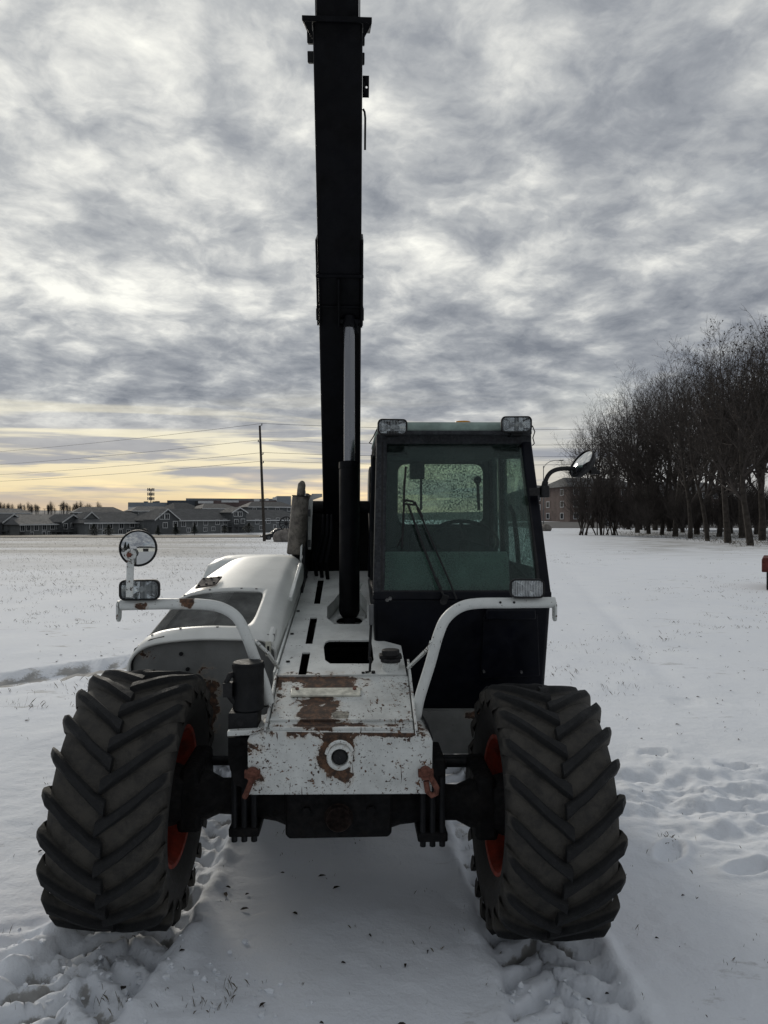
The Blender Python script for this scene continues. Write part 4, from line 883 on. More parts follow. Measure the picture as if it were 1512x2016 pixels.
mb = MB(); mb.cyl(sc - sn * .03, sc - sn * .30, .025, 12); mb.build('steering_column', 'interior', stw)
mb = MB(); sx = (BL.x + BR.x) / 2; mb.box((sx - .22, 1.18, .95), (sx + .22, 1.55, 1.30)); mb.hexa([(sx - .21, 1.50, 1.28), (sx + .21, 1.50, 1.28), (sx + .21, 1.62, 1.28), (sx - .21, 1.62, 1.28)], [(sx - .18, 1.60, 1.64), (sx + .18, 1.60, 1.64), (sx + .18, 1.70, 1.64), (sx - .18, 1.70, 1.64)]); mb.build('seat', 'interior', cab, bevel=.04, seg=3)
mb = MB(); mb.box((BL.x + .06, .85, CLp.z - .06), (CR.x - .06, RV - .09, CLp.z - .03)); mb.build('headliner', 'lining', cab)
q = PV(770, 885, .88); mb = MB(); mb.box((q.x - .04, .84, q.z - .035), (q.x + .09, .98, q.z + .04)); mb.build('roof_console', 'interior', cab, bevel=.01)
q = PV(1010, 890, .95); mb = MB(); mb.box((q.x - .09, .88, q.z - .03), (q.x + .07, 1.05, q.z + .02)); mb.build('speaker_grille', 'interior', cab, bevel=.006)
mb = MB(); q0, q1 = PV(977, 920, 1.2), PV(972, 1070, 1.2); mb.cyl(q0, q1, .006, 8); mb.build('grab_rail', 'grey_metal', cab)
# roof shell
rb = [CLp + Vector((-.008, -.055, .012)), CR + Vector((.006, -.055, .012)), RRt + Vector((.006, .08, .012)), RL + Vector((-.008, .08, .012))]
rt_ = [rb[0] + Vector((.02, .03, .062)), rb[1] + Vector((-.02, .03, .062)), rb[2] + Vector((-.02, -.05, .055)), rb[3] + Vector((.02, -.05, .055))]
mb = MB(); mb.hexa(rb, rt_); roof = mb.build('roof', 'roof_shell', cab, bevel=.024, seg=4)
mb = MB(); mb.bar(rb[0] + Vector((.02, -.004, -.004)), rb[1] + Vector((-.02, -.004, -.004)), .05, .022); mb.build('roof_visor', 'frosted_black', roof, bevel=.006)
q = PV(911, 832, 1.15); mb = MB(); mb.lathe([(-.05, .05), (0.012, .05), (.020, .044), (.021, .0005)], Vector((q.x, 1.15, q.z - .014)), (0, 0, 1), 28); mb.build('beacon', 'amber', roof)

# lamps ---------------------------------------------------------------
def lamp(px, py, wpx, hpx, v, lens, name='work_lamp', yaw=0.0, roll=0.0, parent=None, dep=.07):
    c = PV(px, py, v); k = (v - CL_.y) / F; W, H = wpx * k, hpx * k
    rot = Matrix.Rotation(yaw, 3, 'Z') @ Matrix.Rotation(roll, 3, 'Y')
    def tr(x, y, z): return c + rot @ Vector((x, y, z))
    mb = MB(); rings = []
    for y, sx, r in ((.0, 1.0, .28), (.025, 1.0, .28), (.05, .92, .3), (dep, .62, .3)):
        rings.append([tr(x, y, z) for x, z in rrect(W * sx, H * sx, H * r * sx)])
    rings = [[tr(x, .004, z) for x, z in rrect(W * .90, H * .84, H * .22)]] + rings
    mb.grid([r_ + [r_[0]] for r_ in rings]); nn_ = len(rings[0]); mb.add(rings[-1], [tuple(range(nn_))])
    hs = mb.build(name, 'rubber', parent or T, smooth=40)
    mb = MB(); g = []
    out = rrect(W * .91, H * .85, H * .22)
    for f, y in ((1.0, .006), (.8, .001), (.5, -.003), (.01, -.004)): g.append([tr(x * f, y, z * f) for x, z in out])
    mb.grid([r_ + [r_[0]] for r_ in g]); mb.build('lens', lens, hs, smooth=60)
    mb = MB(); g = []
    for f, y in ((1.0, .010), (.92, .016), (.75, .026), (.5, .036), (.25, .042), (.12, .044), (.01, .044)): g.append([tr(x * (f if f > .9 else f * .9 + .0), y, z * f) for x, z in out])
    mb.grid([r_ + [r_[0]] for r_ in g]); mb.build('reflector_bowl', 'reflector', hs, smooth=60)
    mb = MB(); mb.lathe([(0, .0005), (0, .011), (.004, .013), (.03, .012), (.034, .0005)], tr(.006, .044, .002), rot @ Vector((0, -1, 0)), 16); mb.build('bulb', 'trim_white', hs)
    return hs, c, tr, W, H
VB = -.10                                        # the plane of the guard bars
l1 = lamp(274, 1162, 76, 40, VB - .05, 'lens_clear', yaw=.10)
lamp(1039, 1159, 69, 38, VB - .05, 'lens_ribbed', yaw=-.06)
lamp(773, 840, 59, 31, .67, 'lens_clear', yaw=.06, parent=roof); lamp(1017, 835, 61, 32, .67, 'lens_clear', yaw=-.10, parent=roof)
for px, s in ((773, 0), (1017, 0)):
    q = PV(px, 853, .70); mb = MB(); mb.box((q.x - .03, .69, q.z - .012), (q.x + .03, .80, q.z + .012)); mb.build('lamp_bracket', 'black_steel', roof)
mb = MB(); mb.tube([PV(1048, 838, .72), PV(1053, 850, .72), PV(1049, 862, .72), PV(1052, 873, .72), PV(1048, 877, .73)], .003, 6); mb.build('lamp_wire', 'rubber', roof)
mb = MB(); mb.tube([PV(742, 845, .70), PV(735, 860, .72), PV(727, 872, .74), PV(732, 874, .74)], .003, 6); mb.build('lamp_wire', 'rubber', roof)

# guard bars -----------------------------------------------------------
def smooth_path(pts, n=8):
    pts = [Vector(p) for p in pts]; out = []
    P = [pts[0]] + pts + [pts[-1]]
    for i in range(1, len(P) - 2):
        for k in range(n):
            t = k / n; a, b, c_, d_ = P[i-1], P[i], P[i+1], P[i+2]
            out.append(0.5 * ((2*b) + (c_-a)*t + (2*a-5*b+4*c_-d_)*t*t + (3*b-a-3*c_+d_)*t*t*t))
    return out + [pts[-1]]
lb_ = smooth_path([PV(x, y, VB) for x, y in ((238, 1191), (330, 1189), (400, 1190), (440, 1198), (468, 1218), (486, 1254), (500, 1292), (520, 1345), (530, 1385))])
mb = MB(); mb.tube(lb_, .0225, 16); gbl = mb.build('guard_bar', 'paint_bar', T, smooth=50)
rb_ = smooth_path([PV(x, y, VB) for x, y in ((1092, 1186), (1010, 1187), (940, 1188), (905, 1196), (878, 1218), (863, 1250), (846, 1310), (826, 1375), (818, 1418))])
mb = MB(); mb.tube(rb_, .0225, 16); gbr = mb.build('guard_bar', 'paint_bar', T, smooth=50)
for g, px, s in ((gbl, 236, -1), (gbr, 1090, 1)):
    q = PV(px, 1196, VB); mb = MB(); mb.prism([q + Vector((0, y, z)) for y, z in [(x_, z_ - .015) for x_, z_ in rrect(.05, .085, .024)]], (s * .008, 0, 0)); mb.build('end_plate', 'paint_bracket', g)
# small braces
mb = MB(); mb.bar(PV(503, 1262, VB), PV(527, 1285, VB + .04), .014, .012); mb.bar(PV(527, 1285, VB + .04), PV(548, 1315, .12), .014, .012); mb.build('brace', 'paint_bracket', gbl, bevel=.002)
mb = MB(); mb.bar(PV(850, 1262, VB - .01), PV(846, 1274, VB), .014, .012); mb.bar(PV(846, 1274, VB), PV(803, 1316, .12), .014, .012); mb.build('brace', 'paint_bracket', gbr, bevel=.002)
for px in (985, 1012):
    q = PV(px, 1186, VB - .022); mb = MB(); mb.cyl(q, q + Vector((0, -.003, 0)), .005, 8); mb.build('bolt', 'black_steel', gbr)
# foot plates where the bars meet the frame
mb = MB(); q = rb_[-1]; mb.box((q.x - .05, q.y - .01, q.z - .12), (q.x + .02, q.y + .05, q.z + .01)); mb.build('bar_foot', 'paint_panel', gbr)
# lower white skirt on the right, behind the wheel
mb = MB(); mb.prism([PV(x, y, .62) for x, y in ((818, 1400), (965, 1400), (965, 1484), (853, 1484), (818, 1455))], (0, .02, 0)); mb.prism([PV(818, 1402, .62), PV(965, 1402, .62), PV(965, 1385, .72), PV(818, 1385, .72)], (0, .02, 0))
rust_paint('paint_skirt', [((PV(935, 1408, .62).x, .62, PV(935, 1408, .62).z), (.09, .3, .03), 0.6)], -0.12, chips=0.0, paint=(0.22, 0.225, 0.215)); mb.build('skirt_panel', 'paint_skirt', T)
mb = MB(); mb.cyl(PV(845, 1493, .30), PV(985, 1490, .30), .016, 12); mb.build('brake_pipe', 'black_steel', T)

# mirrors ----------------------------------------------------------------
def round_mirror(c, nrm, r, parent, name='mirror'):
    nrm = Vector(nrm).normalized()
    mb = MB(); mb.lathe([(.010, r - .004), (.012, r), (.0, r + .003), (-.025, r - .01), (-.035, r * .5), (-.036, .0005)], c, nrm, 40); mr = mb.build(name, 'rubber', parent, smooth=40)
    mb = MB(); mb.lathe([(.006 + .011 * (1 - f * f), max(.0005, (r - .003) * f)) for f in (1, .85, .7, .5, .3, .15, 0)], c, nrm, 40); mb.build('mirror_glass', 'mirror', mr, smooth=70)
    return mr
c = PV(272, 1079, VB - .03); m1 = round_mirror(c, (.16, -1, .05), .072, T)
a, b = PV(255, 1176, VB - .055), PV(257, 1092, VB - .085)
mb = MB(); mb.bar(a, b, .028, .008, (0, 1, 0)); mb.build('mirror_bracket', 'paint_bracket', m1, bevel=.002)
mb = MB(); q = b; mb.lathe([(0, .0005), (0, .024), (.010, .024), (.012, .020), (.012, .0005)], q, (0, -1, 0), 10); mk = mb.build('bracket_plate', 'paint_bracket', m1)
mb = MB(); mb.cyl(q + Vector((0, -.012, 0)), q + Vector((0, -.024, 0)), .010, 6); mb.cyl(q + Vector((0, 0, 0)), Vector((q.x, c.y + .0, q.z)), .009, 8); mb.build('bolt', 'rusty_iron', mk)
mb = MB(); mb.cyl(c + Vector((.012, .03, .066)), c + Vector((.012, .06, .066)), .012, 10); mb.build('mirror_stud', 'rubber', m1)
# right mirror on its bent arm
MV = .62
q = PV(1071, 968, MV); mb = MB(); mb.box((q.x - .018, q.y - .03, q.z - .03), (q.x + .022, q.y + .03, q.z + .03)); mb.cyl(q + Vector((0, 0, .02)), q + Vector((.008, 0, .055)), .016, 10); ms = mb.build('mirror_socket', 'rubber', cab, bevel=.006)
mb = MB(); mb.bar(q + Vector((-.02, 0, 0)), q + Vector((-.07, .02, 0)), .03, .04); mb.build('socket_mount', 'rubber', ms)
arm = smooth_path([PV(x, y, MV) for x, y in ((1073, 958), (1076, 942), (1086, 929), (1104, 923), (1135, 923), (1165, 928), (1180, 930))])
mb = MB(); mb.tube(arm, .0115, 12); mb.build('mirror_arm', 'rubber', ms)
m2 = round_mirror(PV(1146, 913, MV - .02), (-.80, -.20, .56), .082, ms)
q = PV(1165, 927, MV); mb = MB(); mb.box((q.x - .012, q.y - .03, q.z - .018), (q.x + .016, q.y + .018, q.z + .018)); mb.build('arm_clamp', 'rubber', ms)

# wiper --------------------------------------------------------------------
def wp(px, py, o=.03): return WS(px, py, o)
mb = MB(); mb.cyl(FP(873, 1184, -.01), FP(873, 1184, .05), .018, 14); mb.bar(FP(873, 1186, .04), FP(878, 1172, .045), .03, .018, (0, 1, 0)); wpm = mb.build('wiper', 'rubber', cab)
mb = MB(); mb.tube([wp(876, 1178, .045), wp(858, 1140), wp(830, 1068), wp(803, 992)], .006, 8); mb.tube([wp(868, 1160, .04), wp(858, 1138, .035)], .009, 8); mb.build('wiper_arm', 'rubber', wpm)
mb = MB(); mb.tube([wp(899, 1180, .045), wp(884, 1142), wp(850, 1065), wp(817, 988)], .005, 8); mb.tube([wp(831, 1018, .032), wp(822, 1000, .032)], .009, 8); mb.build('wiper_arm', 'rubber', wpm)
mb = MB(); mb.tube([wp(793, 990), wp(800, 985), wp(812, 987), wp(818, 992)], .006, 8); mb.bar(wp(794, 992), wp(818, 994), .010, .012, (0, 1, 0)); mb.build('wiper_link', 'rubber', wpm)
mb = MB(); mb.tube([wp(799, 919, .012), wp(796, 960, .012), wp(795, 1000, .012), wp(793, 1050, .012), wp(791, 1080, .012)], .0055, 8); mb.tube([wp(796, 945, .02), wp(795, 990, .028), wp(794, 1035, .02)], .005, 8); mb.tube([wp(794, 1050, .012), wp(782, 1076, .02)], .003, 6); mb.build('wiper_blade', 'rubber', wpm)

# ------------------------------------------------------------------ surroundings
def struct_strip(name, m, pts, lift):
    """a sheet laid on the ground; pts = two polylines of equal length (near edge, far edge)"""
    mb = MB(); rows = []
    for line in pts: rows.append([Vector((x, y, gz(x, y) + lift)) for x, y in line])
    mid = []
    for k in range(1, 4):
        mid.append([Vector((a.x + (b.x - a.x) * k / 4, a.y + (b.y - a.y) * k / 4, 0)) for a, b in zip(rows[0], rows[1])])
    for r_ in mid:
        for p in r_: p.z = gz(p.x, p.y) + lift
    mb.grid([rows[0]] + mid + [rows[1]]); o = mb.build(name, m, smooth=30); tag(o, kind='structure'); return o
# stubble verge and the road behind the left field
struct_strip('verge', 'stubble', [[(x, 128 + 0.02 * x) for x in range(-170, -10, 10)], [(x, 160 + 0.02 * x) for x in range(-170, -10, 10)]], .10)
struct_strip('road', 'road', [[(x, 122 - 0.05 * x) for x in range(24, 150, 6)], [(x, 178 - 0.05 * x) for x in range(24, 150, 6)]], .04)

# ---- buildings ---------------------------------------------------
class Facade:
    """a front wall between two photo columns, standing at two distances; x runs along it, z up from the ground line"""
    def __init__(s, px0, d0, px1, d1, base_y):
        a, b = at(px0, base_y, d0), at(px1, base_y, d1); s.a = Vector((a.x, a.y, 0)); s.b = Vector((b.x, b.y, 0)); s.z0 = min(a.z, b.z)
        s.e = (s.b - s.a).normalized(); s.n = Vector((s.e.y, -s.e.x, 0)); s.L = (s.b - s.a).length
        s.rz = math.atan2(s.e.y, s.e.x)
    def loc(s): return (s.a.x, s.a.y, s.z0)
    def hit(s, px, py, out=0.0):                 # local (x, z) of a photo pixel on the wall plane pushed out by out
        d = Vector(((px - 756) / F, 1, -(py - HZ) / F)); o = Vector((0, 0, EYE)); p0 = s.a + s.n * out
        t = (p0 - o).dot(s.n) / d.dot(s.n); q = o + d * t
        return (q - p0).dot(s.e), q.z - s.z0
def gable_front(root, fc, pxl, pxr, apex, eave_l, eave_r, out, wm, label=None):
    """a gabled bay standing forward of the facade"""
    xl, zl = fc.hit(pxl, eave_l, out); xr, zr = fc.hit(pxr, eave_r, out); za = fc.hit((pxl + pxr) / 2, apex, out)[1]; zl = zr = (zl + zr) / 2; xm = (xl + xr) / 2
    mb = MB(); mb.prism([(xl, -out, -1.2), (xr, -out, -1.2), (xr, -out, zr - .1), (xm, -out, za - .15), (xl, -out, zl - .1)], (0, out + 4, 0)); mb.build('bay', wm, root, smooth=0)
    ov = .35
    for sx, x0, z0 in ((-1, xl, zl), (1, xr, zr)):
        sl = (za - z0) / (xm - x0); xe = x0 + sx * ov; ze = z0 + sl * sx * ov
        mb = MB(); mb.prism([(xe, -out - .35, ze), (xm, -out - .35, za), (xm, -out - .35, za + .22), (xe, -out - .35, ze + .22)], (0, out + 4.2, 0)); rf = mb.build('bay_roof', 'shingle', root, smooth=0)
        mb = MB(); mb.prism([(xe, -out - .42, ze - .10), (xm, -out - .42, za - .10), (xm, -out - .42, za + .22), (xe, -out - .42, ze + .22)], (0, .06, 0)); mb.build('bargeboard', 'trim_white', rf, smooth=0)
def windows(root, fc, lst, w_, h_, out=0.0):
    for px, py in lst:
        x, z = fc.hit(px, py, out); y = -out
        mb = MB(); t = .13
        mb.box((x - w_/2 - t, y - .07, z - h_/2 - t), (x - w_/2, y - .003, z + h_/2 + t)); mb.box((x + w_/2, y - .07, z - h_/2 - t), (x + w_/2 + t, y - .003, z + h_/2 + t))
        mb.box((x - w_/2, y - .07, z + h_/2), (x + w_/2, y - .003, z + h_/2 + t)); mb.box((x - w_/2, y - .07, z - h_/2 - t), (x + w_/2, y - .003, z - h_/2)); mb.box((x - .03, y - .06, z - h_/2), (x + .03, y - .02, z + h_/2))
        f = mb.build('window', 'trim_white', root, smooth=0)
        mb = MB(); mb.box((x - w_/2, y - .035, z - h_/2), (x + w_/2, y - .006, z + h_/2)); mb.build('pane', 'dark_pane', f, smooth=0)
def balcony(root, fc, pxl, pxr, py, out=0.0):
    x0, z = fc.hit(pxl, py, out); x1 = fc.hit(pxr, py, out)[0]; y = -out
    mb = MB(); mb.box((x0, y - 1.6, z - .15), (x1, y - .01, z)); dk_ = mb.build('balcony', 'siding_dark', root, smooth=0)
    mb = MB(); n = max(4, int((x1 - x0) / .35))
    for k in range(n + 1): xx = x0 + (x1 - x0) * k / n; mb.box((xx - .03, y - 1.58, z), (xx + .03, y - 1.52, z + 1.0))
    mb.box((x0, y - 1.6, z + .95), (x1, y - 1.5, z + 1.05)); r_ = mb.build('railing', 'siding_dark', dk_, smooth=0)
    for xx in (x0 + .1, x1 - .1):
        mb = MB(); mb.box((xx - .08, y - 1.55, z - 4), (xx + .08, y - 1.40, z - .15)); mb.build('post', 'siding_dark', dk_, smooth=0)
def lodge(name, label, px0, d0, px1, d1, base_y, eave_y, ridge_y, wm, rm, depth=13, group=None, hip=True):
    fc = Facade(px0, d0, px1, d1, base_y); root = empty(name, fc.loc(), fc.rz); tag(root, label, 'building', group)
    ze = fc.hit(px0, eave_y)[1]; 
    q0 = fc.hit((px0 + px1) / 2, ridge_y, -depth / 2)[1]; zr = max(q0, ze + 1.5)
    mb = MB(); mb.box((0, 0, -1.5), (fc.L, depth, ze)); mb.build('wall', wm, root, smooth=0)
    ov = .6; hp = 3.0 if hip else -.2
    a = [(-ov, -ov, ze), (fc.L + ov, -ov, ze), (fc.L + ov, depth + ov, ze), (-ov, depth + ov, ze)]; r0, r1 = (hp, depth / 2, zr), (fc.L - hp, depth / 2, zr)
    mb = MB(); mb.add(a + [r0, r1], [(0, 1, 5, 4), (1, 2, 5), (2, 3, 4, 5), (3, 0, 4), (3, 2, 1, 0)]); rf = mb.build('roof', rm, root, smooth=0)
    mb = MB(); mb.box((-ov, -ov - .05, ze - .16), (fc.L + ov, -ov, ze + .12)); mb.build('gutter', 'trim_white', rf, smooth=0)
    return root, fc
W1, H1 = 1.05, 1.15
# grey lodges along the far side of the field
r1, f1 = lodge('lodge', 'grey lodge with one broad white-edged gable, end building of the row', -70, 150, 46, 168, 1058, 1033, 1014, 'siding', 'shingle')
gable_front(r1, f1, 4, 46, 1013, 1031, 1026, 1.5, 'siding_dark'); windows(r1, f1, [(12, 1036.5), (30, 1035.5)], W1, H1, 1.5); windows(r1, f1, [(-12, 1038), (-30, 1039), (-50, 1040)], W1, H1); balcony(r1, f1, 1, 26, 1045, 1.5)
r2, f2 = lodge('lodge', 'long grey lodge with eight upper windows between a gabled end and a snowy bank', 38, 158, 160, 176, 1057, 1033, 1013, 'siding', 'shingle')
gable_front(r2, f2, 122, 162, 1014, 1030, 1026, 1.4, 'siding_dark'); windows(r2, f2, [(44, 1040), (56, 1039.5), (71, 1039), (87, 1038), (103, 1036.5), (114, 1036)], W1, H1); windows(r2, f2, [(62, 1052), (86, 1051), (97, 1050.5)], W1 * .8, H1 * .8); windows(r2, f2, [(129, 1036), (143, 1035)], W1, H1, 1.4); balcony(r2, f2, 99, 119, 1046, 0); balcony(r2, f2, 124, 139, 1046, 1.4); balcony(r2, f2, 38, 48, 1047, 0)
r3, f3 = lodge('lodge', 'grey lodge behind round dark bushes and the round mirror', 168, 168, 306, 182, 1055, 1030, 1008, 'siding', 'shingle')
gable_front(r3, f3, 165, 193, 1009, 1022, 1021, -2.5, 'siding'); gable_front(r3, f3, 285, 308, 1010, 1025, 1022, 1.2, 'siding'); windows(r3, f3, [(181, 1037), (197, 1036.5), (217, 1035.5), (239, 1035), (260, 1033.5), (276, 1032.5)], W1, H1); windows(r3, f3, [(237, 1047), (253, 1046.5), (205, 1048)], W1 * .8, H1 * .8); windows(r3, f3, [(297, 1034)], W1, H1, 1.2); balcony(r3, f3, 264, 284, 1042, 0)
r4, f4 = lodge('lodge', 'longest grey lodge with two tall white-edged gables beside the utility pole', 310, 172, 600, 205, 1051, 1025, 1003, 'siding', 'shingle')
gable_front(r4, f4, 306, 352, 1003, 1024, 1021, 1.5, 'siding_dark'); gable_front(r4, f4, 457, 485, 1000, 1010, 1008, 1.5, 'siding_dark')
windows(r4, f4, [(361, 1031.5), (384, 1030.5), (405, 1029), (428, 1028), (443, 1027), (506, 1027), (528, 1025.5), (547, 1024.5), (570, 1023)], W1, H1); windows(r4, f4, [(371, 1043.5), (404, 1042), (420, 1041), (514, 1038.5), (541, 1037)], W1 * .8, H1 * .8)
windows(r4, f4, [(345, 1031.5), (325, 1034), (319, 1017), (329, 1017)], W1, H1, 1.5); windows(r4, f4, [(464, 1012), (473, 1012), (478, 1026), (465, 1027)], W1, H1 * .9, 1.5); balcony(r4, f4, 440, 456, 1036, 0); balcony(r4, f4, 462, 482, 1036, 1.5)
mb = MB(); x_, z_ = f4.hit(441, 1041); mb.box((x_ - 1.0, -.08, z_ - 1.1), (x_ + 1.0, -.004, z_ + 1.0)); mb.build('patio_door', 'trim_white', r4, smooth=0)
mb = MB(); mb.box((x_ - .85, -.11, z_ - 1.0), (x_ + .85, -.083, z_ + .85)); mb.build('pane', 'dark_pane', r4, smooth=0)
# darker roofs of a second row on the rise behind
back_rows = [(-40, 60, 250, 1022, 1010, 1001, 'low dark roofed house behind the end lodge'), (146, 246, 250, 1022, 1009, 998, 'wide dark roofed house behind the bank with a hipped roof'), (262, 345, 262, 1018, 1006, 997, 'dark roofed house below the pale factory wall'), (345, 400, 268, 1016, 1004, 990, 'dark roofed house in front of the glazed factory block'), (400, 470, 268, 1012, 1001, 992, 'dark roofed house below the red brown factory wall'), (490, 580, 270, 1010, 998, 988, 'dark roofed house beside the utility pole')]
for k, (a, b, d, by, ey, ry, lb) in enumerate(back_rows):
    rr, ff = lodge('house', lb, a, d, b, d + 8, by + 22, ey, ry, 'siding_dark', 'shingle_dark', 14, 'houses behind the lodges')
    n = max(2, int((b - a) / 22)); windows(rr, ff, [(a + (b - a) * (i + .5) / n, ey + 5) for i in range(n)], 1.2, 1.2)
# factory on the skyline
def factory():
    fc = Facade(252, 330, 575, 345, 1010); root = empty('factory', fc.loc(), fc.rz); tag(root, 'long flat factory with pale, dark glazed and red brown walls on the skyline', 'factory')
    def block(name, px0, px1, top, bot, out, m, dep=40):
        x0, z1 = fc.hit(px0, top, out); x1, _ = fc.hit(px1, top, out); z0 = fc.hit(px0, bot, out)[1]
        mb = MB(); mb.box((x0, -out, z0), (x1, dep, z1)); return mb.build(name, m, root, smooth=0)
    block('wall', 252, 368, 989, 1030, 0, 'metal_clad'); block('snowy_ledge', 252, 312, 998, 1004, 2, 'trim_white', 6); block('glazed_block', 329, 390, 985, 1030, 3, 'metal_clad_dark'); block('red_wall', 388, 545, 985, 1030, 1.5, 'metal_clad_red')
    block('upper_wall', 366, 552, 981, 1030, -6, 'metal_clad'); block('tower_block', 545, 573, 976.5, 1030, 2.5, 'metal_clad')
    for a, b, t, bt in ((390, 420, 986, 991), (436, 470, 985, 989), (500, 511, 982, 987), (500, 511, 992, 996), (523, 529, 981, 986), (537, 545, 979, 984), (398, 418, 996, 998)): block('glazing_band', a, b, t, bt, 4.2, 'trim_white', -3)
    block('dark_pier', 384, 390, 987, 1010, 4.0, 'car_black', -2)
    for a, t in ((283, 987), (300, 987), (306, 986.5), (360, 987)): block('roof_unit', a, a + 7, t, 992, -8, 'metal_clad_dark', 12)
factory()
# grey steel tower with three crowns
p = at(297, 1012, 420); root = empty('cell_tower', (p.x, p.y, p.z)); tag(root, 'thin steel mast with three rings of antennas above the factory roof', 'tower')
hh = (1012 - 963) / F * 420
mb = MB(); mb.cyl((0, 0, -3), (0, 0, hh), .45, 8, .22); mb.build('mast', 'grey_metal', root)
for f in (.98, .80, .62):
    mb = MB(); z = hh * f
    for k in range(8):
        a = k * math.pi / 4; mb.bar((math.cos(a) * 1.0, math.sin(a) * 1.0, z), (math.cos(a) * 1.9, math.sin(a) * 1.9, z), .15, .15); mb.box((math.cos(a) * 1.8 - .2, math.sin(a) * 1.8 - .2, z - .9), (math.cos(a) * 1.8 + .2, math.sin(a) * 1.8 + .2, z + .9))
    mb.tube([(math.cos(k * math.pi / 8) * 1.5, math.sin(k * math.pi / 8) * 1.5, z) for k in range(17)], .12, 6); mb.cyl((0, -1.6, z), (0, 1.6, z), .1, 6); mb.cyl((-1.6, 0, z), (1.6, 0, z), .1, 6); mb.build('antenna_ring', 'grey_metal', root)
# light poles on the skyline at the left
def light_pole(px, top, d, base, label):
    p = at(px, base, d); h = (base - top) / F * d
    root = empty('light_pole', tuple(p)); tag(root, label, 'light pole', 'thin light poles on the left skyline')
    mb = MB(); mb.cyl((0, 0, -6), (0, 0, h), .17, 6, .11); mb.build('pole', 'grey_metal', root); mb = MB(); mb.box((-.9, -.2, h - .12), (.9, .2, h + .15)); mb.build('lamp_head', 'grey_metal', root)
for px, top in ((3, 1001), (20, 1003), (43, 996), (75, 999), (88, 1002), (118, 995), (131, 997), (147, 994), (157, 997)): light_pole(px, top, 380, 1012, 'thin pale light pole standing among bare trees on the skyline')
# brick flats behind the trees on the right
def side_windows(root, z1, nf):
    for y in (3.6, 10.4):
        for j in range(nf):
            z = z1 * (j + .5) / nf + .2; t = .14
            mb = MB(); mb.box((-.08, y - .8, z - .8), (-.003, y - .8 + t, z + .8)); mb.box((-.08, y + .8 - t, z - .8), (-.003, y + .8, z + .8)); mb.box((-.08, y - .8 + t, z + .8 - t), (-.003, y + .8 - t, z + .8)); mb.box((-.08, y - .8 + t, z - .8), (-.003, y + .8 - t, z - .8 + t)); f_ = mb.build('window', 'trim_white', root, smooth=0)
            mb = MB(); mb.box((-.04, y - .66, z - .66), (-.005, y + .66, z + .66)); mb.build('pane', 'dark_pane', f_, smooth=0)
def flats(px0, px1, d, base, top, nf, label, wm='brick_wall'):
    fc = Facade(px0, d, px1, d + 6, base); root = empty('apartment_building', fc.loc(), fc.rz); tag(root, label, 'building', 'flats behind the trees')
    z1 = fc.hit(px0, top)[1]; mb = MB(); mb.box((0, 0, -1), (fc.L, 14, z1)); mb.build('wall', wm, root, smooth=0)
    mb = MB(); mb.add([(-.6, -.6, z1), (fc.L + .6, -.6, z1), (fc.L + .6, 14.6, z1), (-.6, 14.6, z1), (2.5, 7, z1 + 2.6), (fc.L - 2.5, 7, z1 + 2.6)], [(0, 1, 5, 4), (1, 2, 5), (2, 3, 4, 5), (3, 0, 4), (3, 2, 1, 0)]); mb.build('roof', 'trim_white' if nf == 2 else 'shingle', root, smooth=0)
    n = max(2, int(fc.L / 3.2))
    for i in range(n):
        for j in range(nf):
            x = (i + .5) * fc.L / n; z = z1 * (j + .5) / nf + .2
            mb = MB(); t = .14; mb.box((x - .8, -.08, z - .8), (x - .8 + t, -.003, z + .8)); mb.box((x + .8 - t, -.08, z - .8), (x + .8, -.003, z + .8)); mb.box((x - .8 + t, -.08, z + .8 - t), (x + .8 - t, -.003, z + .8)); mb.box((x - .8 + t, -.08, z - .8), (x + .8 - t, -.003, z - .8 + t)); f_ = mb.build('window', 'trim_white', root, smooth=0)
            mb = MB(); mb.box((x - .66, -.04, z - .66), (x + .66, -.005, z + .66)); mb.build('pane', 'dark_pane', f_, smooth=0)
    side_windows(root, z1, nf)
flats(1082, 1120, 190, 1028, 972, 3, 'narrow brown flats beyond the street lamp')
flats(1122, 1262, 175, 1029, 958, 3, 'broad brown brick flats behind the first bare trees')
flats(1290, 1440, 185, 1030, 965, 3, 'brown brick flats hidden behind the thickest trees')

# ---- utility line --------------------------------------------------
def pole(px, d, top, base, label, lean=0.0):
    p = at(px, base, d); p.z = gz(p.x, p.y) - .05; h = EYE + (HZ - top) / F * d - p.z
    root = empty('utility_pole', tuple(p)); tag(root, label, 'utility pole'); tip = Vector((lean * h, 0, h))
    mb = MB(); mb.cyl((0, 0, -.6), tip, .17, 12, .11); mb.build('pole', 'wood_pole', root)
    pts = []
    for f in (.995, .853, .745, .672):
        q = tip * f; mb = MB(); sgn = -1 if f in (.853,) else 1; mb.bar(q, q + Vector((sgn * .22, -.05, .12)), .06, .06); mb.cyl(q + Vector((sgn * .22, -.05, .08)), q + Vector((sgn * .22, -.05, .30)), .055, 8); mb.build('insulator', 'grey_metal', root); pts.append(p + q + Vector((sgn * .22, -.05, .28)))
    return pts
pa = pole(521, 75, 838, 1046, 'tall leaning wooden utility pole behind the machine at the edge of the field', -.042)
pb = pole(-330, 150, 905, 1060, 'wooden utility pole at the far end of the wires, past the lodges')
pc_ = pole(1390, 82, 843, 1045, 'wooden utility pole standing hidden among the bare trees')
def wire(a, b, sag, label):
    n = 16; pts = [lerp(a, b, k / n) - Vector((0, 0, sag * 4 * (k / n) * (1 - k / n))) for k in range(n + 1)]
    mb = MB(); mb.tube(pts, .018, 5); o = mb.build('power_line', 'wire', smooth=0); tag(o, label, 'wire', 'power lines')
nm = ('topmost', 'second', 'third', 'lowest')
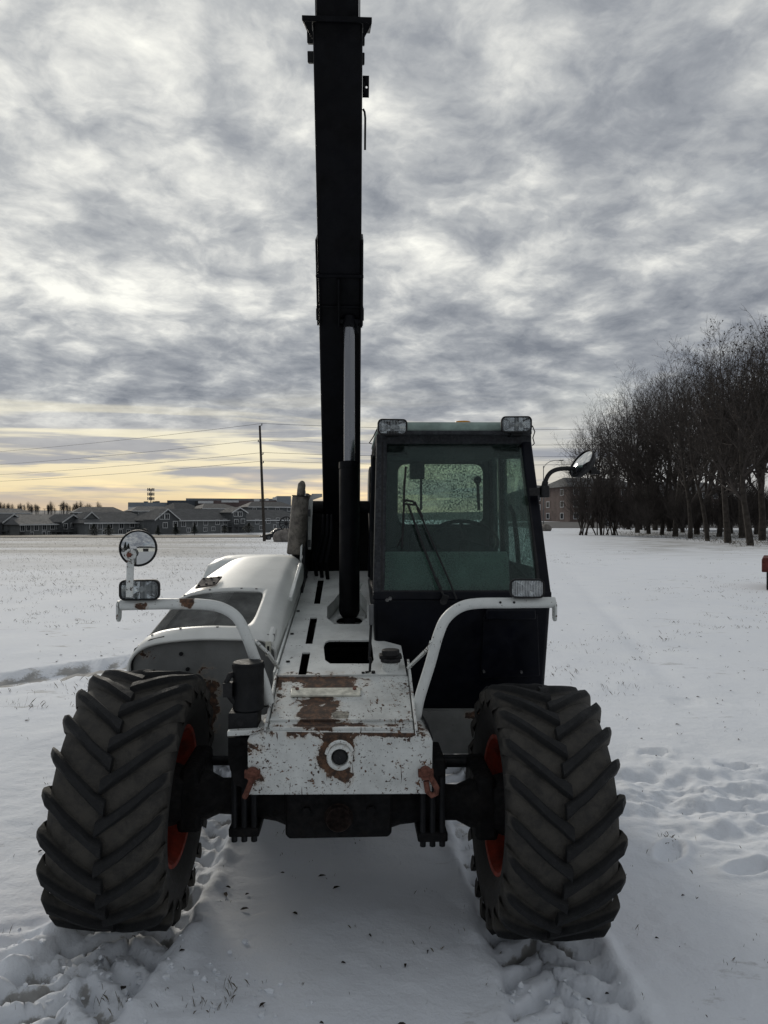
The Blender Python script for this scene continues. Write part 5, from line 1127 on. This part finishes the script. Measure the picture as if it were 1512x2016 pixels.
for k in range(4):
    wire(pa[k], pb[k], 1.0, 'thin %s power line over the lodges, left of the leaning pole' % nm[k] if False else 'thin %s power line running from the leaning pole over the lodges' % nm[k])
    wire(pa[k], pc_[k], .5, 'thin %s power line running from the leaning pole behind boom and cab' % nm[k])

# ---- street lamp, cars, boulders, wagon wheel ------------------------------
p = at(1070, 1031, 150); h = (1031 - 917) / F * 150; root = empty('street_lamp', tuple(p)); tag(root, 'grey street lamp with a long curved arm beside the flats', 'street lamp')
mb = MB(); mb.cyl((0, 0, -.5), (0, 0, h), .11, 10, .08); mb.build('pole', 'grey_metal', root)
mb = MB(); mb.tube(smooth_path([(0, 0, h - .6), (.5, 0, h + .3), (1.7, 0, h + 1.0), (3.4, 0, h + 1.15)]), .06, 8); am = mb.build('arm', 'grey_metal', root)
mb = MB(); mb.hexa([(3.3, -.2, h + 1.05), (4.2, -.2, h + 1.02), (4.2, .2, h + 1.02), (3.3, .2, h + 1.05)], [(3.3, -.12, h + 1.22), (4.1, -.12, h + 1.18), (4.1, .12, h + 1.18), (3.3, .12, h + 1.22)]); mb.build('lamp_head', 'grey_metal', am)
def car(loc, rz, L, hgt, body_m, label, suv):
    root = empty('parked_car', loc, rz); tag(root, label, 'car', 'cars parked beyond the field')
    w_ = .88; b0, b1 = .32, hgt * .56
    prof = [(-L/2, b0), (-L/2 - .05, b0 + .25), (-L/2 + .02, b1), (-L/2 + (.1 if suv else .6), b1 + .04), (L/2 - 1.0, b1 - .02), (L/2 - .1, b1 - .18), (L/2, b0 + .2), (L/2 - .05, b0)]
    mb = MB(); mb.prism([(x, -w_, z) for x, z in prof], (0, 2 * w_, 0)); bd = mb.build('body', body_m, root, bevel=.07, seg=3)
    cab_ = [(-L/2 + (.12 if suv else .55), b1), (-L/2 + (.4 if suv else 1.15), hgt), (L/2 - 1.95, hgt), (L/2 - 1.2, b1)]
    mb = MB(); mb.hexa([(cab_[0][0], -w_ + .03, b1), (cab_[3][0], -w_ + .03, b1), (cab_[3][0], w_ - .03, b1), (cab_[0][0], w_ - .03, b1)], [(cab_[1][0], -w_ + .18, hgt), (cab_[2][0], -w_ + .18, hgt), (cab_[2][0], w_ - .18, hgt), (cab_[1][0], w_ - .18, hgt)]); mb.build('cabin', body_m, root, bevel=.05, seg=3)
    for s in (-1, 1):
        for t0, t1 in ((.10, .47), (.53, .90)):
            def cp_(t, f, o): 
                x = lerp(cab_[0][0], cab_[3][0], t) * (1 - f) + lerp(cab_[1][0], cab_[2][0], t) * f
                return (x, s * ((w_ - .03) * (1 - f) + (w_ - .18) * f + o), b1 * (1 - f) + hgt * f)
            mb = MB(); mb.add([cp_(t0, .12, .006), cp_(t1, .12, .006), cp_(t1, .86, .006), cp_(t0, .86, .006)], [(0, 1, 2, 3)]); mb.build('side_glass', 'dark_pane', root, solid=.006)
    for f0, xa, xb, sg in ((0, cab_[3][0], cab_[2][0], 1), (1, cab_[0][0], cab_[1][0], -1)):
        mb = MB(); mb.add([(xa * .88 + xb * .12 + sg * .008, -w_ + .14, b1 * .88 + hgt * .12), (xa * .88 + xb * .12 + sg * .008, w_ - .14, b1 * .88 + hgt * .12), (xa * .12 + xb * .88 + sg * .008, w_ - .24, b1 * .12 + hgt * .88), (xa * .12 + xb * .88 + sg * .008, -w_ + .24, b1 * .12 + hgt * .88)], [(0, 1, 2, 3)]); mb.build('windscreen' if sg > 0 else 'rear_glass', 'dark_pane', root, solid=.006)
    for s in (-1, 1):
        mb = MB(); mb.box((L/2 - .16, s * .55 - .2, b1 - .36), (L/2 + .012, s * .55 + .2, b1 - .2)); mb.build('headlight', 'chrome', root, bevel=.03)
        for x in (-L/2 + .85, L/2 - .85):
            mb = MB(); mb.lathe([(-.1, .19), (-.1, .31), (-.06, .335), (.06, .335), (.1, .31), (.1, .19)], (x, s * (w_ - .08), .335), (0, 1, 0), 24, closed=True); wv = mb.build('wheel', 'rubber', root); mb = MB(); mb.lathe([(.09, .19), (.07, .05), (.075, .0005)], (x, s * (w_ - .08), .335), (0, s, 0), 20); mb.build('rim', 'grey_metal', wv)
    return root
def onroad(px, d, lift=.05): p = at(px, 1030, d); return (p.x, p.y, gz(p.x, p.y) + lift)
car(onroad(1216, 132), R(-35), 4.7, 1.75, 'car_silver', 'silver family car parked behind the bare shrubs by the flats', True)
car(onroad(1250, 146), R(-20), 4.5, 1.5, 'car_silver', 'pale low car parked behind the first tree trunks', False)
p = at(549, 1040, 92); car((p.x, p.y, gz(p.x, p.y) - .02), R(200), 4.6, 1.45, 'car_black', 'black car parked behind the boulder under the wagon wheel', False)
def boulder(name, loc, sx, sy, sz, label, seed):
    bm = bmesh.new(); bmesh.ops.create_icosphere(bm, subdivisions=4, radius=1)
    rn = np.array([v.co[:] for v in bm.verts]); nz_ = fbm(rn[:, 0] * 1.6 + 5 + seed, rn[:, 1] * 1.6 + rn[:, 2] * 1.3 + 9, 91 + seed, 4) - .5
    for v, k in zip(bm.verts, nz_): v.co *= 1 + .45 * k; v.co = Vector((v.co.x * sx, v.co.y * sy, v.co.z * sz))
    me_ = bpy.data.meshes.new(name); bm.to_mesh(me_); bm.free(); me_.shade_smooth(); me_.materials.append(MATS['boulder']); o = bpy.data.objects.new(name, me_); col.objects.link(o); o.location = loc; tag(o, label, 'boulder'); return o
p = at(562, 1040, 70); zb = gz(p.x, p.y); boulder('boulder', (p.x, p.y, zb + .36), 1.25, 1.0, .92, 'rough brown boulder under the wagon wheel behind the exhaust', 1)
p2 = at(1074, 1034, 95); boulder('boulder', (p2.x, p2.y, gz(p2.x, p2.y) + .25), .75, .7, .65, 'pale boulder at the edge of the road by the cab', 3)
root = empty('wagon_wheel', (p.x + .1, p.y - .1, zb + 1.05)); tag(root, 'black spoked wagon wheel standing on top of the brown boulder', 'wagon wheel')
rw_ = .70; cz_ = .72
mb = MB(); mb.lathe([(-.05, rw_ - .10), (.05, rw_ - .10), (.05, rw_), (-.05, rw_)], (0, 0, cz_), (0, 1, 0), 36, closed=True); mb.build('rim', 'black_steel', root)
mb = MB(); mb.lathe([(-.12, .0005), (-.12, .08), (0, .11), (.12, .08), (.12, .0005)], (0, 0, cz_), (0, 1, 0), 16); mb.build('hub', 'black_steel', root)
for k in range(12):
    a = 2 * math.pi * k / 12; mb = MB(); mb.cyl((math.cos(a) * .09, 0, cz_ + math.sin(a) * .09), (math.cos(a) * (rw_ - .03), 0, cz_ + math.sin(a) * (rw_ - .03)), .035, 6); mb.build('spoke', 'black_steel', root)

# ---- rusty trailer at the right edge -------------------------------------------
p = at(1500, 1157, 17.4); x0 = p.x; zb = gz(x0, 17.4)
root = empty('flatbed_trailer', (x0, 17.4, zb), R(-29)); tag(root, 'rusty dark red trailer end standing in the snow', 'trailer')
mb = MB(); mb.box((.0, -.2, .44), (3.4, 1.7, .76)); bed = mb.build('bed', 'trailer_red', root, bevel=.02)
mb = MB(); mb.box((.12, -.12, .36), (3.3, .0, .44)); mb.box((.12, 1.5, .36), (3.3, 1.62, .44)); mb.build('rail', 'black_steel', bed)
mb = MB(); mb.box((.10, -.19, .02), (.30, -.02, .44)); mb.build('stand', 'black_steel', root)
mb = MB(); mb.box((.02, -.22, .68), (.14, -.201, .78)); mb.build('reflector', 'trailer_red', root)
for y in (-.05, 1.5):
    mb = MB(); mb.lathe([(-.11, .18), (-.11, .33), (-.07, .36), (.07, .36), (.11, .33), (.11, .18)], (1.9, y + .06, .36), (0, 1, 0), 28, closed=True); wv = mb.build('wheel', 'rubber', root); mb = MB(); mb.lathe([(-.06, .18), (-.04, .06), (-.04, .0005)], (1.9, y + .06, .36), (0, 1, 0), 20); mb.build('rim', 'trailer_red', wv)
mb = MB(); mb.cyl((1.9, -.05, .36), (1.9, 1.62, .36), .04, 10); mb.build('axle', 'black_steel', root)

# ---- bare trees ------------------------------------------------------------------
def grow(seed, H, spread, trunk_r, depth, leaves=0.0, multi=1):
    rd = random.Random(seed); V = []; Fc = []; TV = []; TF = []; LV = []; LF = []
    def seg(p, q, r0, r1, VV, FF, n):
        d = (q - p); d = d.normalized() if d.length > 1e-6 else Vector((0, 0, 1)); a = Vector((0, 0, 1)) if abs(d.z) < .9 else Vector((1, 0, 0)); e = d.cross(a).normalized(); f = d.cross(e); o = len(VV)
        for c_, r_ in ((p, r0), (q, r1)):
            for k in range(n): t = 2 * math.pi * k / n; VV.append(c_ + (e * math.cos(t) + f * math.sin(t)) * r_)
        for k in range(n): FF.append((o + k, o + (k + 1) % n, o + n + (k + 1) % n, o + n + k))
    def branch(p, d, L, r, lev):
        n = 4 if lev < 2 else (3 if lev < 4 else 2); stp = L / n; q = p
        for i in range(n):
            d = (d + Vector((rd.uniform(-1, 1), rd.uniform(-1, 1), rd.uniform(-.6, .9))) * (.10 if lev == 0 else (.20 if lev < 3 else .30))).normalized()
            if 0 < lev < 4: d = (d + Vector((0, 0, .09))).normalized()
            nq = q + d * stp; r0 = r * (1 - .55 * i / n); r1 = r * (1 - .55 * (i + 1) / n)
            if lev == 0: seg(q, nq, r0, r1, TV, TF, 10)
            else: seg(q, nq, r0, r1, V, Fc, 5 if lev < 3 else 3)
            q = nq
            if lev < depth:
                nb = (2 if i > 0 else 0) if lev == 0 else (1 + (rd.random() < (.6 if lev == 1 else .15)) if lev < depth - 1 else 1 + (rd.random() < .2))
                for b in range(nb):
                    ang = rd.uniform(0, 6.283); tl_ = rd.uniform(.5, 1.05) * spread
                    a = Vector((0, 0, 1)) if abs(d.z) < .9 else Vector((1, 0, 0)); e = d.cross(a).normalized(); f = d.cross(e)
                    nd = (d * math.cos(tl_) + (e * math.cos(ang) + f * math.sin(ang)) * math.sin(tl_)).normalized()
                    branch(q, nd, L * rd.uniform(.40, .62) * (1.2 if lev == 0 else 1), max(r1 * (.74 if lev < 2 else .64), .006), lev + 1)
            elif leaves and rd.random() < leaves:
                o = len(LV); s_ = rd.uniform(.04, .10); e = Vector((rd.uniform(-1, 1), rd.uniform(-1, 1), rd.uniform(-1, 1))).normalized() * s_; f = Vector((rd.uniform(-1, 1), rd.uniform(-1, 1), rd.uniform(-1, 1))).normalized() * s_
                LV.extend([q - e, q + f, q + e]); LF.append((o, o + 1, o + 2))
        if lev < depth: branch(q, d, L * .6, max(r * .42, .006), lev + 1)
    for m_ in range(multi):
        d0 = Vector((rd.uniform(-.05, .05), rd.uniform(-.05, .05), 1)) if multi == 1 else Vector((rd.uniform(-.45, .45), rd.uniform(-.45, .45), 1)).normalized()
        b0 = Vector((0, 0, -.3)) if multi == 1 else Vector((rd.uniform(-.3, .3), rd.uniform(-.3, .3), -.2))
        branch(b0, d0, H * .52, trunk_r, 0)
    return V, Fc, TV, TF, LV, LF
protos = []
def raw(name, V, Fc, m):
    me_ = bpy.data.meshes.new(name); me_.from_pydata([tuple(v) for v in V], [], Fc); me_.update(); me_.materials.append(MATS[m]); return me_
for k, (H, sp_r, tr_r, dep, lv, mu) in enumerate([(10, 1.0, .20, 5, 0, 1), (10, .88, .17, 5, .0, 1), (10, 1.0, .19, 5, .26, 1), (10, .92, .18, 5, .16, 1), (10, .8, .15, 5, 0, 1), (4, .7, .05, 3, 0, 8)]):
    V, Fc, TV, TF, LV, LF = grow(100 + k, H, sp_r, tr_r, dep, lv, mu)
    zs = max(v.z for v in V)
    protos.append((raw('crown', V, Fc, 'twig'), raw('trunk', TV, TF, 'bark'), raw('leaves', LV, LF, 'dry_leaf') if LF else None, zs))
print('tree tris', [len(p_[0].polygons) for p_ in protos])
def tree(px, base, top, kind, d=None, rz=0.0, label='', name='bare_tree', cat='tree', group='bare trees along the right edge of the field', wide=1.0):
    d = d or EYE * F / (base - HZ); p = at(px, base, d); z = gz(p.x, p.y); h = EYE + (HZ - top) / F * d - z
    me_c, me_t, me_l, zs = protos[kind]; s = h / zs
    root = empty(name, (p.x, p.y, z - .05), rz); root.scale = (s * wide, s * wide, s); tag(root, label, cat, group)
    for nme, mm in (('trunk', me_t), ('crown', me_c), ('leaves', me_l)):
        if mm: o = bpy.data.objects.new(nme, mm); col.objects.link(o); o.parent = root
    return root
front = [(1479, 1074, 612, 2, 'thick trunked bare tree with dry leaves in its crown beside the trailer'), (1434, 1069, 598, 3, 'tall bare tree with clusters of dry leaves at its top'), (1394, 1065, 690, 4, 'slim bare tree between two thick trunks near the dry leaved trees'),
         (1359, 1060, 700, 1, 'bare tree forking low in the middle of the tree row'), (1329, 1056, 708, 0, 'bare tree with wide spreading crown in the middle of the tree row'), (1302, 1053, 712, 4, 'narrow upright bare tree in the row in front of the flats'),
         (1278, 1051, 722, 1, 'bare tree third from the shrubs at the road end of the row'), (1255, 1049, 742, 0, 'bare tree nearest the shrubs at the road end of the row')]
for k, (px, b, t, kd, lb) in enumerate(front): tree(px, b, t, kd, rz=k * 1.3, label=lb)
behind = [(1500, 55, 590, 3), (1462, 62, 640, 0), (1415, 66, 650, 1), (1372, 75, 690, 0), (1345, 85, 705, 4), (1316, 92, 700, 1), (1290, 100, 715, 0), (1262, 105, 735, 4), (1236, 108, 760, 1), (1212, 112, 775, 0), (1188, 118, 790, 4), (1166, 122, 800, 0), (1145, 126, 830, 1), (1440, 80, 660, 4), (1390, 90, 680, 0), (1490, 75, 640, 1), (1530, 50, 600, 0)]
for k, (px, d, t, kd) in enumerate(behind): tree(px, 1046, t, kd, d=d, rz=k * 2.1 + .4, label='dark bare tree deep in the grove behind the front row of trunks', group='bare trees deep in the grove')
shr = [(1147, 1043, 935, 'fan shaped bare shrub at the end of the field by the road'), (1186, 1043, 925, 'many stemmed bare shrub in front of the silver car'), (1208, 1044, 930, 'many stemmed bare shrub between the silver car and the first tree')]
for k, (px, b, t, lb) in enumerate(shr): tree(px, b, t, 5, d=72, rz=k * 1.7, label=lb, name='bare_shrub', cat='shrub', group='bare shrubs by the road', wide=1.0)
# thicket: tangled low brush between the trunks, nobody could count the stems
mb_v = []; mb_f = []
Vp, Fp = np.array([tuple(v.co) for v in protos[5][0].vertices]), np.array([list(p_.vertices) for p_ in protos[5][0].polygons if len(p_.vertices) == 4])
off = 0; allv = []; allf = []
rt = random.Random(5)
for k in range(60):
    px = rt.uniform(1225, 1540); d = rt.uniform(62, 112); p = at(px, 1046, d); z = gz(p.x, p.y); h = rt.uniform(2.5, 6.5) / protos[5][3]; a = rt.uniform(0, 6.28)
    c_, s_ = math.cos(a), math.sin(a); q = Vp.copy() * h; x_ = q[:, 0] * c_ - q[:, 1] * s_ + p.x; y_ = q[:, 0] * s_ + q[:, 1] * c_ + p.y
    allv.append(np.stack([x_, y_, q[:, 2] + z - .1], 1)); allf.append(Fp + off); off += len(Vp)
me_ = bpy.data.meshes.new('thicket'); me_.from_pydata(np.concatenate(allv).tolist(), [], np.concatenate(allf).tolist()); me_.materials.append(MATS['twig']); o = bpy.data.objects.new('thicket', me_); col.objects.link(o); tag(o, 'tangle of dark brush filling the space between the trunks', 'brush', kind='stuff')
# far-off line of bare saplings on the left skyline
allv = []; allf = []; off = 0
for k in range(60):
    px = rt.uniform(-60, 200); d = rt.uniform(300, 360); p = at(px, 1012, d); h = rt.uniform(3, 8) / protos[4][3]
    src = protos[5]; h = rt.uniform(3.0, 6.5) / src[3]
    vp = np.array([tuple(v.co) for v in src[0].vertices] + [tuple(v.co) for v in src[1].vertices]) * np.array((h * .45, h * .45, h))
    nc_ = len(src[0].vertices); fp = np.array([list(p_.vertices) for p_ in src[0].polygons][::2] + [[q + nc_ for q in list(p_.vertices)] for p_ in src[1].polygons])
    allv.append(vp + np.array((p.x, p.y, p.z))); allf.append(fp + off); off += len(vp)
me_ = bpy.data.meshes.new('treeline'); me_.from_pydata(np.concatenate(allv).tolist(), [], np.concatenate(allf).tolist()); me_.materials.append(MATS['twig']); o = bpy.data.objects.new('treeline', me_); col.objects.link(o); tag(o, 'far line of bare saplings on the left skyline', 'trees', kind='stuff')
# small evergreens and round bushes in front of the lodges
def spruce_mesh(seed, rounded):
    rd = random.Random(seed); V = []; Fc = []
    for k in range(900):
        t = rd.random() ** .8; a = rd.uniform(0, 6.283)
        rad = (math.sin(min(1, t * 1.05 + .08) * math.pi) ** .7 * .5) if rounded else (1 - t) * .42 + .02
        rr = rad * rd.uniform(.35, 1.12); z = t; c_ = Vector((math.cos(a) * rr, math.sin(a) * rr, z + rd.uniform(-.02, .02))); e = Vector((math.cos(a), math.sin(a), -.35 if not rounded else rd.uniform(-.5, .5))) * rd.uniform(.05, .12); f = Vector((-math.sin(a), math.cos(a), rd.uniform(-.3, .3))) * rd.uniform(.02, .045)
        o = len(V); V.extend([c_ - e - f, c_ - e + f, c_ + e]); Fc.append((o, o + 1, o + 2))
    return raw('crown', V, Fc, 'needles')
sp_a, sp_b = spruce_mesh(1, False), spruce_mesh(2, True)
tm = MB(); tm.cyl((0, 0, -.1), (0, 0, .5), .03, 8, .015); tmo = tm.build('trunk', 'bark'); tme = tmo.data; bpy.data.objects.remove(tmo)
def spruce(px, top, base, d, me_c, label, name='spruce_tree', cat='tree', wide=1.0, zb=None):
    p = at(px, base, d); z = p.z if zb is None else zb; h = (base - top) / F * d; root = empty(name, (p.x, p.y, z), px * .3); root.scale = (h * wide, h * wide, h); tag(root, label, cat, 'evergreens and bushes by the lodges')
    for nme, mm in (('trunk', tme), ('crown', me_c)): o = bpy.data.objects.new(nme, mm); col.objects.link(o); o.parent = root
spruce(311, 1035, 1053, 158, sp_a, 'small dark spruce just right of the round mirror'); spruce(346, 1032, 1052, 158, sp_a, 'small dark spruce below the first tall gable', wide=1.15); spruce(383, 1031, 1051, 160, sp_a, 'small cone shaped spruce alone before the longest lodge', wide=1.1)
spruce(185, 1032, 1055, 156, sp_b, 'dark round bush before the lodge, left of its twin', 'evergreen_bush', 'bush', 1.0); spruce(214, 1033, 1054, 156, sp_b, 'dark round bush before the lodge, nearer the round mirror', 'evergreen_bush', 'bush', 1.0)
spruce(490, 1030, 1048, 170, sp_b, 'dark round bush under the small gable near the utility pole', 'evergreen_bush', 'bush', 1.3); spruce(442, 1034, 1049, 168, sp_b, 'dark low bush before the patio door', 'evergreen_bush', 'bush', .9)
# farmyard behind the camera, seen in the round mirror
root = empty('garage', (5.0, -16.0, gz(7, -16)), R(180)); tag(root, 'low pale garage with a dark door, reflected in the round mirror', 'garage')
mb = MB(); mb.box((-9, 0, -.3), (5, 8, 2.9)); mb.build('wall', 'white_plain', root, smooth=0); mb = MB(); mb.prism([(-9.6, -.6, 2.9), (-9.6, 8.6, 2.9), (-9.6, 4, 4.6)], (15.2, 0, 0)); mb.build('roof', 'shingle_dark', root, smooth=0); mb = MB(); mb.box((-3.5, -.06, 0), (.5, -.003, 2.3)); mb.build('door', 'car_black', root, smooth=0)
for k, (x_, y_, h_) in enumerate(((-6, -15, 5.5), (-9, -17, 7), (-12.5, -16, 6), (-16, -20, 7.5))):
    rt_o = empty('spruce_tree', (x_, y_, gz(x_, y_) - .05), k); rt_o.scale = (h_, h_, h_); tag(rt_o, 'dark spruce reflected in the round mirror beside the garage', 'tree', 'spruces in the mirror')
    for nme, mm in (('trunk', tme), ('crown', sp_a)): o = bpy.data.objects.new(nme, mm); col.objects.link(o); o.parent = rt_o

# ---- dry grass through the snow, leaves, snow clods -------------------------------------
def scatter_grass():
    V = []; Fc = []; r_ = rng
    def clump(x, y, n, h, wd, spread):
        z = ZG(x, y)
        for _ in range(n):
            a = r_.uniform(0, 6.283); bx, by = x + r_.normal(0, spread), y + r_.normal(0, spread); hh_ = h * r_.uniform(.4, 1.2); ln = hh_ * r_.uniform(.2, 1.4); w2 = wd * r_.uniform(.6, 1.3)
            ca, sa = math.cos(a), math.sin(a); b = r_.uniform(0, 6.283); o = len(V)
            V.extend([(bx - w2 * math.cos(b), by - w2 * math.sin(b), z - .01), (bx + w2 * math.cos(b), by + w2 * math.sin(b), z - .01), (bx + ca * ln * .5 + w2 * .5, by + sa * ln * .5, z + hh_ * .62), (bx + ca * ln, by + sa * ln, z + hh_)]); Fc.append((o, o + 1, o + 2)); Fc.append((o, o + 2, o + 3))
    xs, ys = [], []
    # near snow
    for _ in range(420):
        y = 2.4 + 6.5 * r_.random() ** 1.2; x = r_.uniform(-.56, .56) * y * 1.05; xs.append((x, y, r_.integers(1, 4), r_.uniform(.008, .026), .0006, .012))
    for _ in range(2600):
        y = 6 + 34 * r_.random() ** 1.2; x = r_.uniform(-.56, .56) * y; nz_ = float(fbm(np.array([x * .25]), np.array([y * .25]), 5, 3)[0])
        if nz_ > (.44 if x < 0 else .55): xs.append((x, y, r_.integers(3, 9), r_.uniform(.015, .05), .0008 + y * .00010, .08))
    for _ in range(3800):                        # stubble of the left field
        y = 14 + 110 * r_.random() ** .9; x = -r_.random() * .56 * y - .02 * y; xs.append((x, y, r_.integers(2, 7), r_.uniform(.03, .075), .003 + y * .0001, .35))
    for _ in range(1500):                        # grass under the trees
        y = r_.uniform(42, 85); px = r_.uniform(1150, 1530); x = (px - 756) / F * y; lim = 40 + (1480 - px) * .12
        if y > lim: xs.append((x, y, r_.integers(3, 8), r_.uniform(.08, .25), .006, .4))
    A = np.array([(q[0], q[1]) for q in xs]); ZZ = ground(A[:, 0][None, :], A[:, 1][None, :])[0][0]
    for q, z in zip(xs, ZZ):
        ZG_val[0] = z; clump(*q)
    for cx, cy, n in ((-.62, 2.62, 10), (1.62, 4.1, 14), (2.05, 3.45, 18), (-.9, 2.5, 8)):    # a few tufts close by
        ZG_val[0] = gz(cx, cy)
        for _ in range(4): clump(cx + r_.normal(0, .05), cy + r_.normal(0, .05), n, .026, .0006, .03)
    me_ = bpy.data.meshes.new('dry_grass'); me_.from_pydata(V, [], Fc); me_.materials.append(MATS['grass']); o = bpy.data.objects.new('dry_grass', me_); col.objects.link(o); tag(o, 'dry grass blades poking through the snow', 'grass', kind='stuff'); print('grass', len(Fc))
ZG_val = [0.0]
def ZG(x, y): return ZG_val[0]
scatter_grass()
def leaves():
    V = []; Fc = []
    pts = [(rng.uniform(-.5, .56) * y, y) for y in np.concatenate([2.45 + 9 * rng.random(130) ** 1.3, 6 + 16 * rng.random(420)])]
    for x, y in pts:
        z = gz(x, y) + .004; a = rng.uniform(0, 6.283); L = rng.uniform(.008, .022); W_ = L * rng.uniform(.25, .5); ca, sa = math.cos(a), math.sin(a); o = len(V)
        for lx, ly, lz in ((-L, 0, .002), (-L * .3, W_, .007), (L * .5, W_ * .7, .006), (L, 0, .001), (L * .4, -W_ * .8, .008), (-L * .4, -W_, .005), (0, 0, .001)): V.append((x + lx * ca - ly * sa, y + lx * sa + ly * ca, z + lz))
        for i in range(6): Fc.append((o + i, o + (i + 1) % 6, o + 6))
    me_ = bpy.data.meshes.new('fallen_leaves'); me_.from_pydata(V, [], Fc); me_.materials.append(MATS['dry_leaf']); o = bpy.data.objects.new('fallen_leaves', me_); col.objects.link(o); tag(o, 'small dark curled leaves scattered on the snow', 'leaves', kind='stuff')
leaves()
def clods():
    V = []; Fc = []
    src = bmesh.new(); bmesh.ops.create_icosphere(src, subdivisions=1, radius=1); sv = np.array([v.co[:] for v in src.verts]); sf = np.array([[v.index for v in f.verts] for f in src.faces]); src.free()
    off = 0
    for k in range(230):
        which = rng.random()
        if which < .55: x, y = rng.normal(-1.10, .22), rng.normal(2.70, .13)
        elif which < .75: x, y = rng.normal(.62, .16), rng.normal(2.70, .12)
        else: x, y = rng.normal(-.62, .22), rng.normal(2.62, .12)
        if y > 2.92 or y < 2.3: continue
        s = .003 + .012 * rng.random() ** 2.5; v = sv * (1 + 1.3 * (fbm(sv[:, 0] * 1.3 + k, sv[:, 1] * 1.3 + sv[:, 2], 7, 2) - .5)[:, None]) * np.array((s * rng.uniform(.8, 1.6), s, s * .7))
        a = rng.uniform(0, 6.283); c_, s_ = math.cos(a), math.sin(a); v = np.stack([v[:, 0] * c_ - v[:, 1] * s_ + x, v[:, 0] * s_ + v[:, 1] * c_ + y, v[:, 2] + gz(x, y) + s * .35], 1)
        V.append(v); Fc.append(sf + off); off += len(v)
    me_ = bpy.data.meshes.new('snow_clods'); me_.from_pydata(np.concatenate(V).tolist(), [], np.concatenate(Fc).tolist()); me_.materials.append(MATS['snow_clod']); o = bpy.data.objects.new('snow_clods', me_); col.objects.link(o); tag(o, 'crumbs of broken snow thrown up in front of the tyres', 'snow', kind='stuff')
clods()
# low wooded rise that closes the horizon all round
def hills():
    mb = MB(); n = 240; rows = [[], [], []]
    a_ = np.linspace(0, 2 * math.pi, n + 1); hgt = 5.0 + 6.0 * fbm(np.cos(a_) * 4 + 20, np.sin(a_) * 4 + 20, 17, 4) + 1.2 * (fbm(np.cos(a_) * 60 + 90, np.sin(a_) * 60 + 90, 23, 3) - .5)
    hgt[-1] = hgt[0]
    for a, h in zip(a_, hgt):
        for r_, d, z in ((rows[0], 620, -6), (rows[1], 700, h), (rows[2], 900, -6)): r_.append(Vector((math.sin(a) * d, math.cos(a) * d, z)))
    mb.grid(rows); o = mb.build('hills', mat('far_wood', (0.060, 0.060, 0.062), .95, 0, .25, .03), smooth=30); tag(o, kind='structure')
hills()
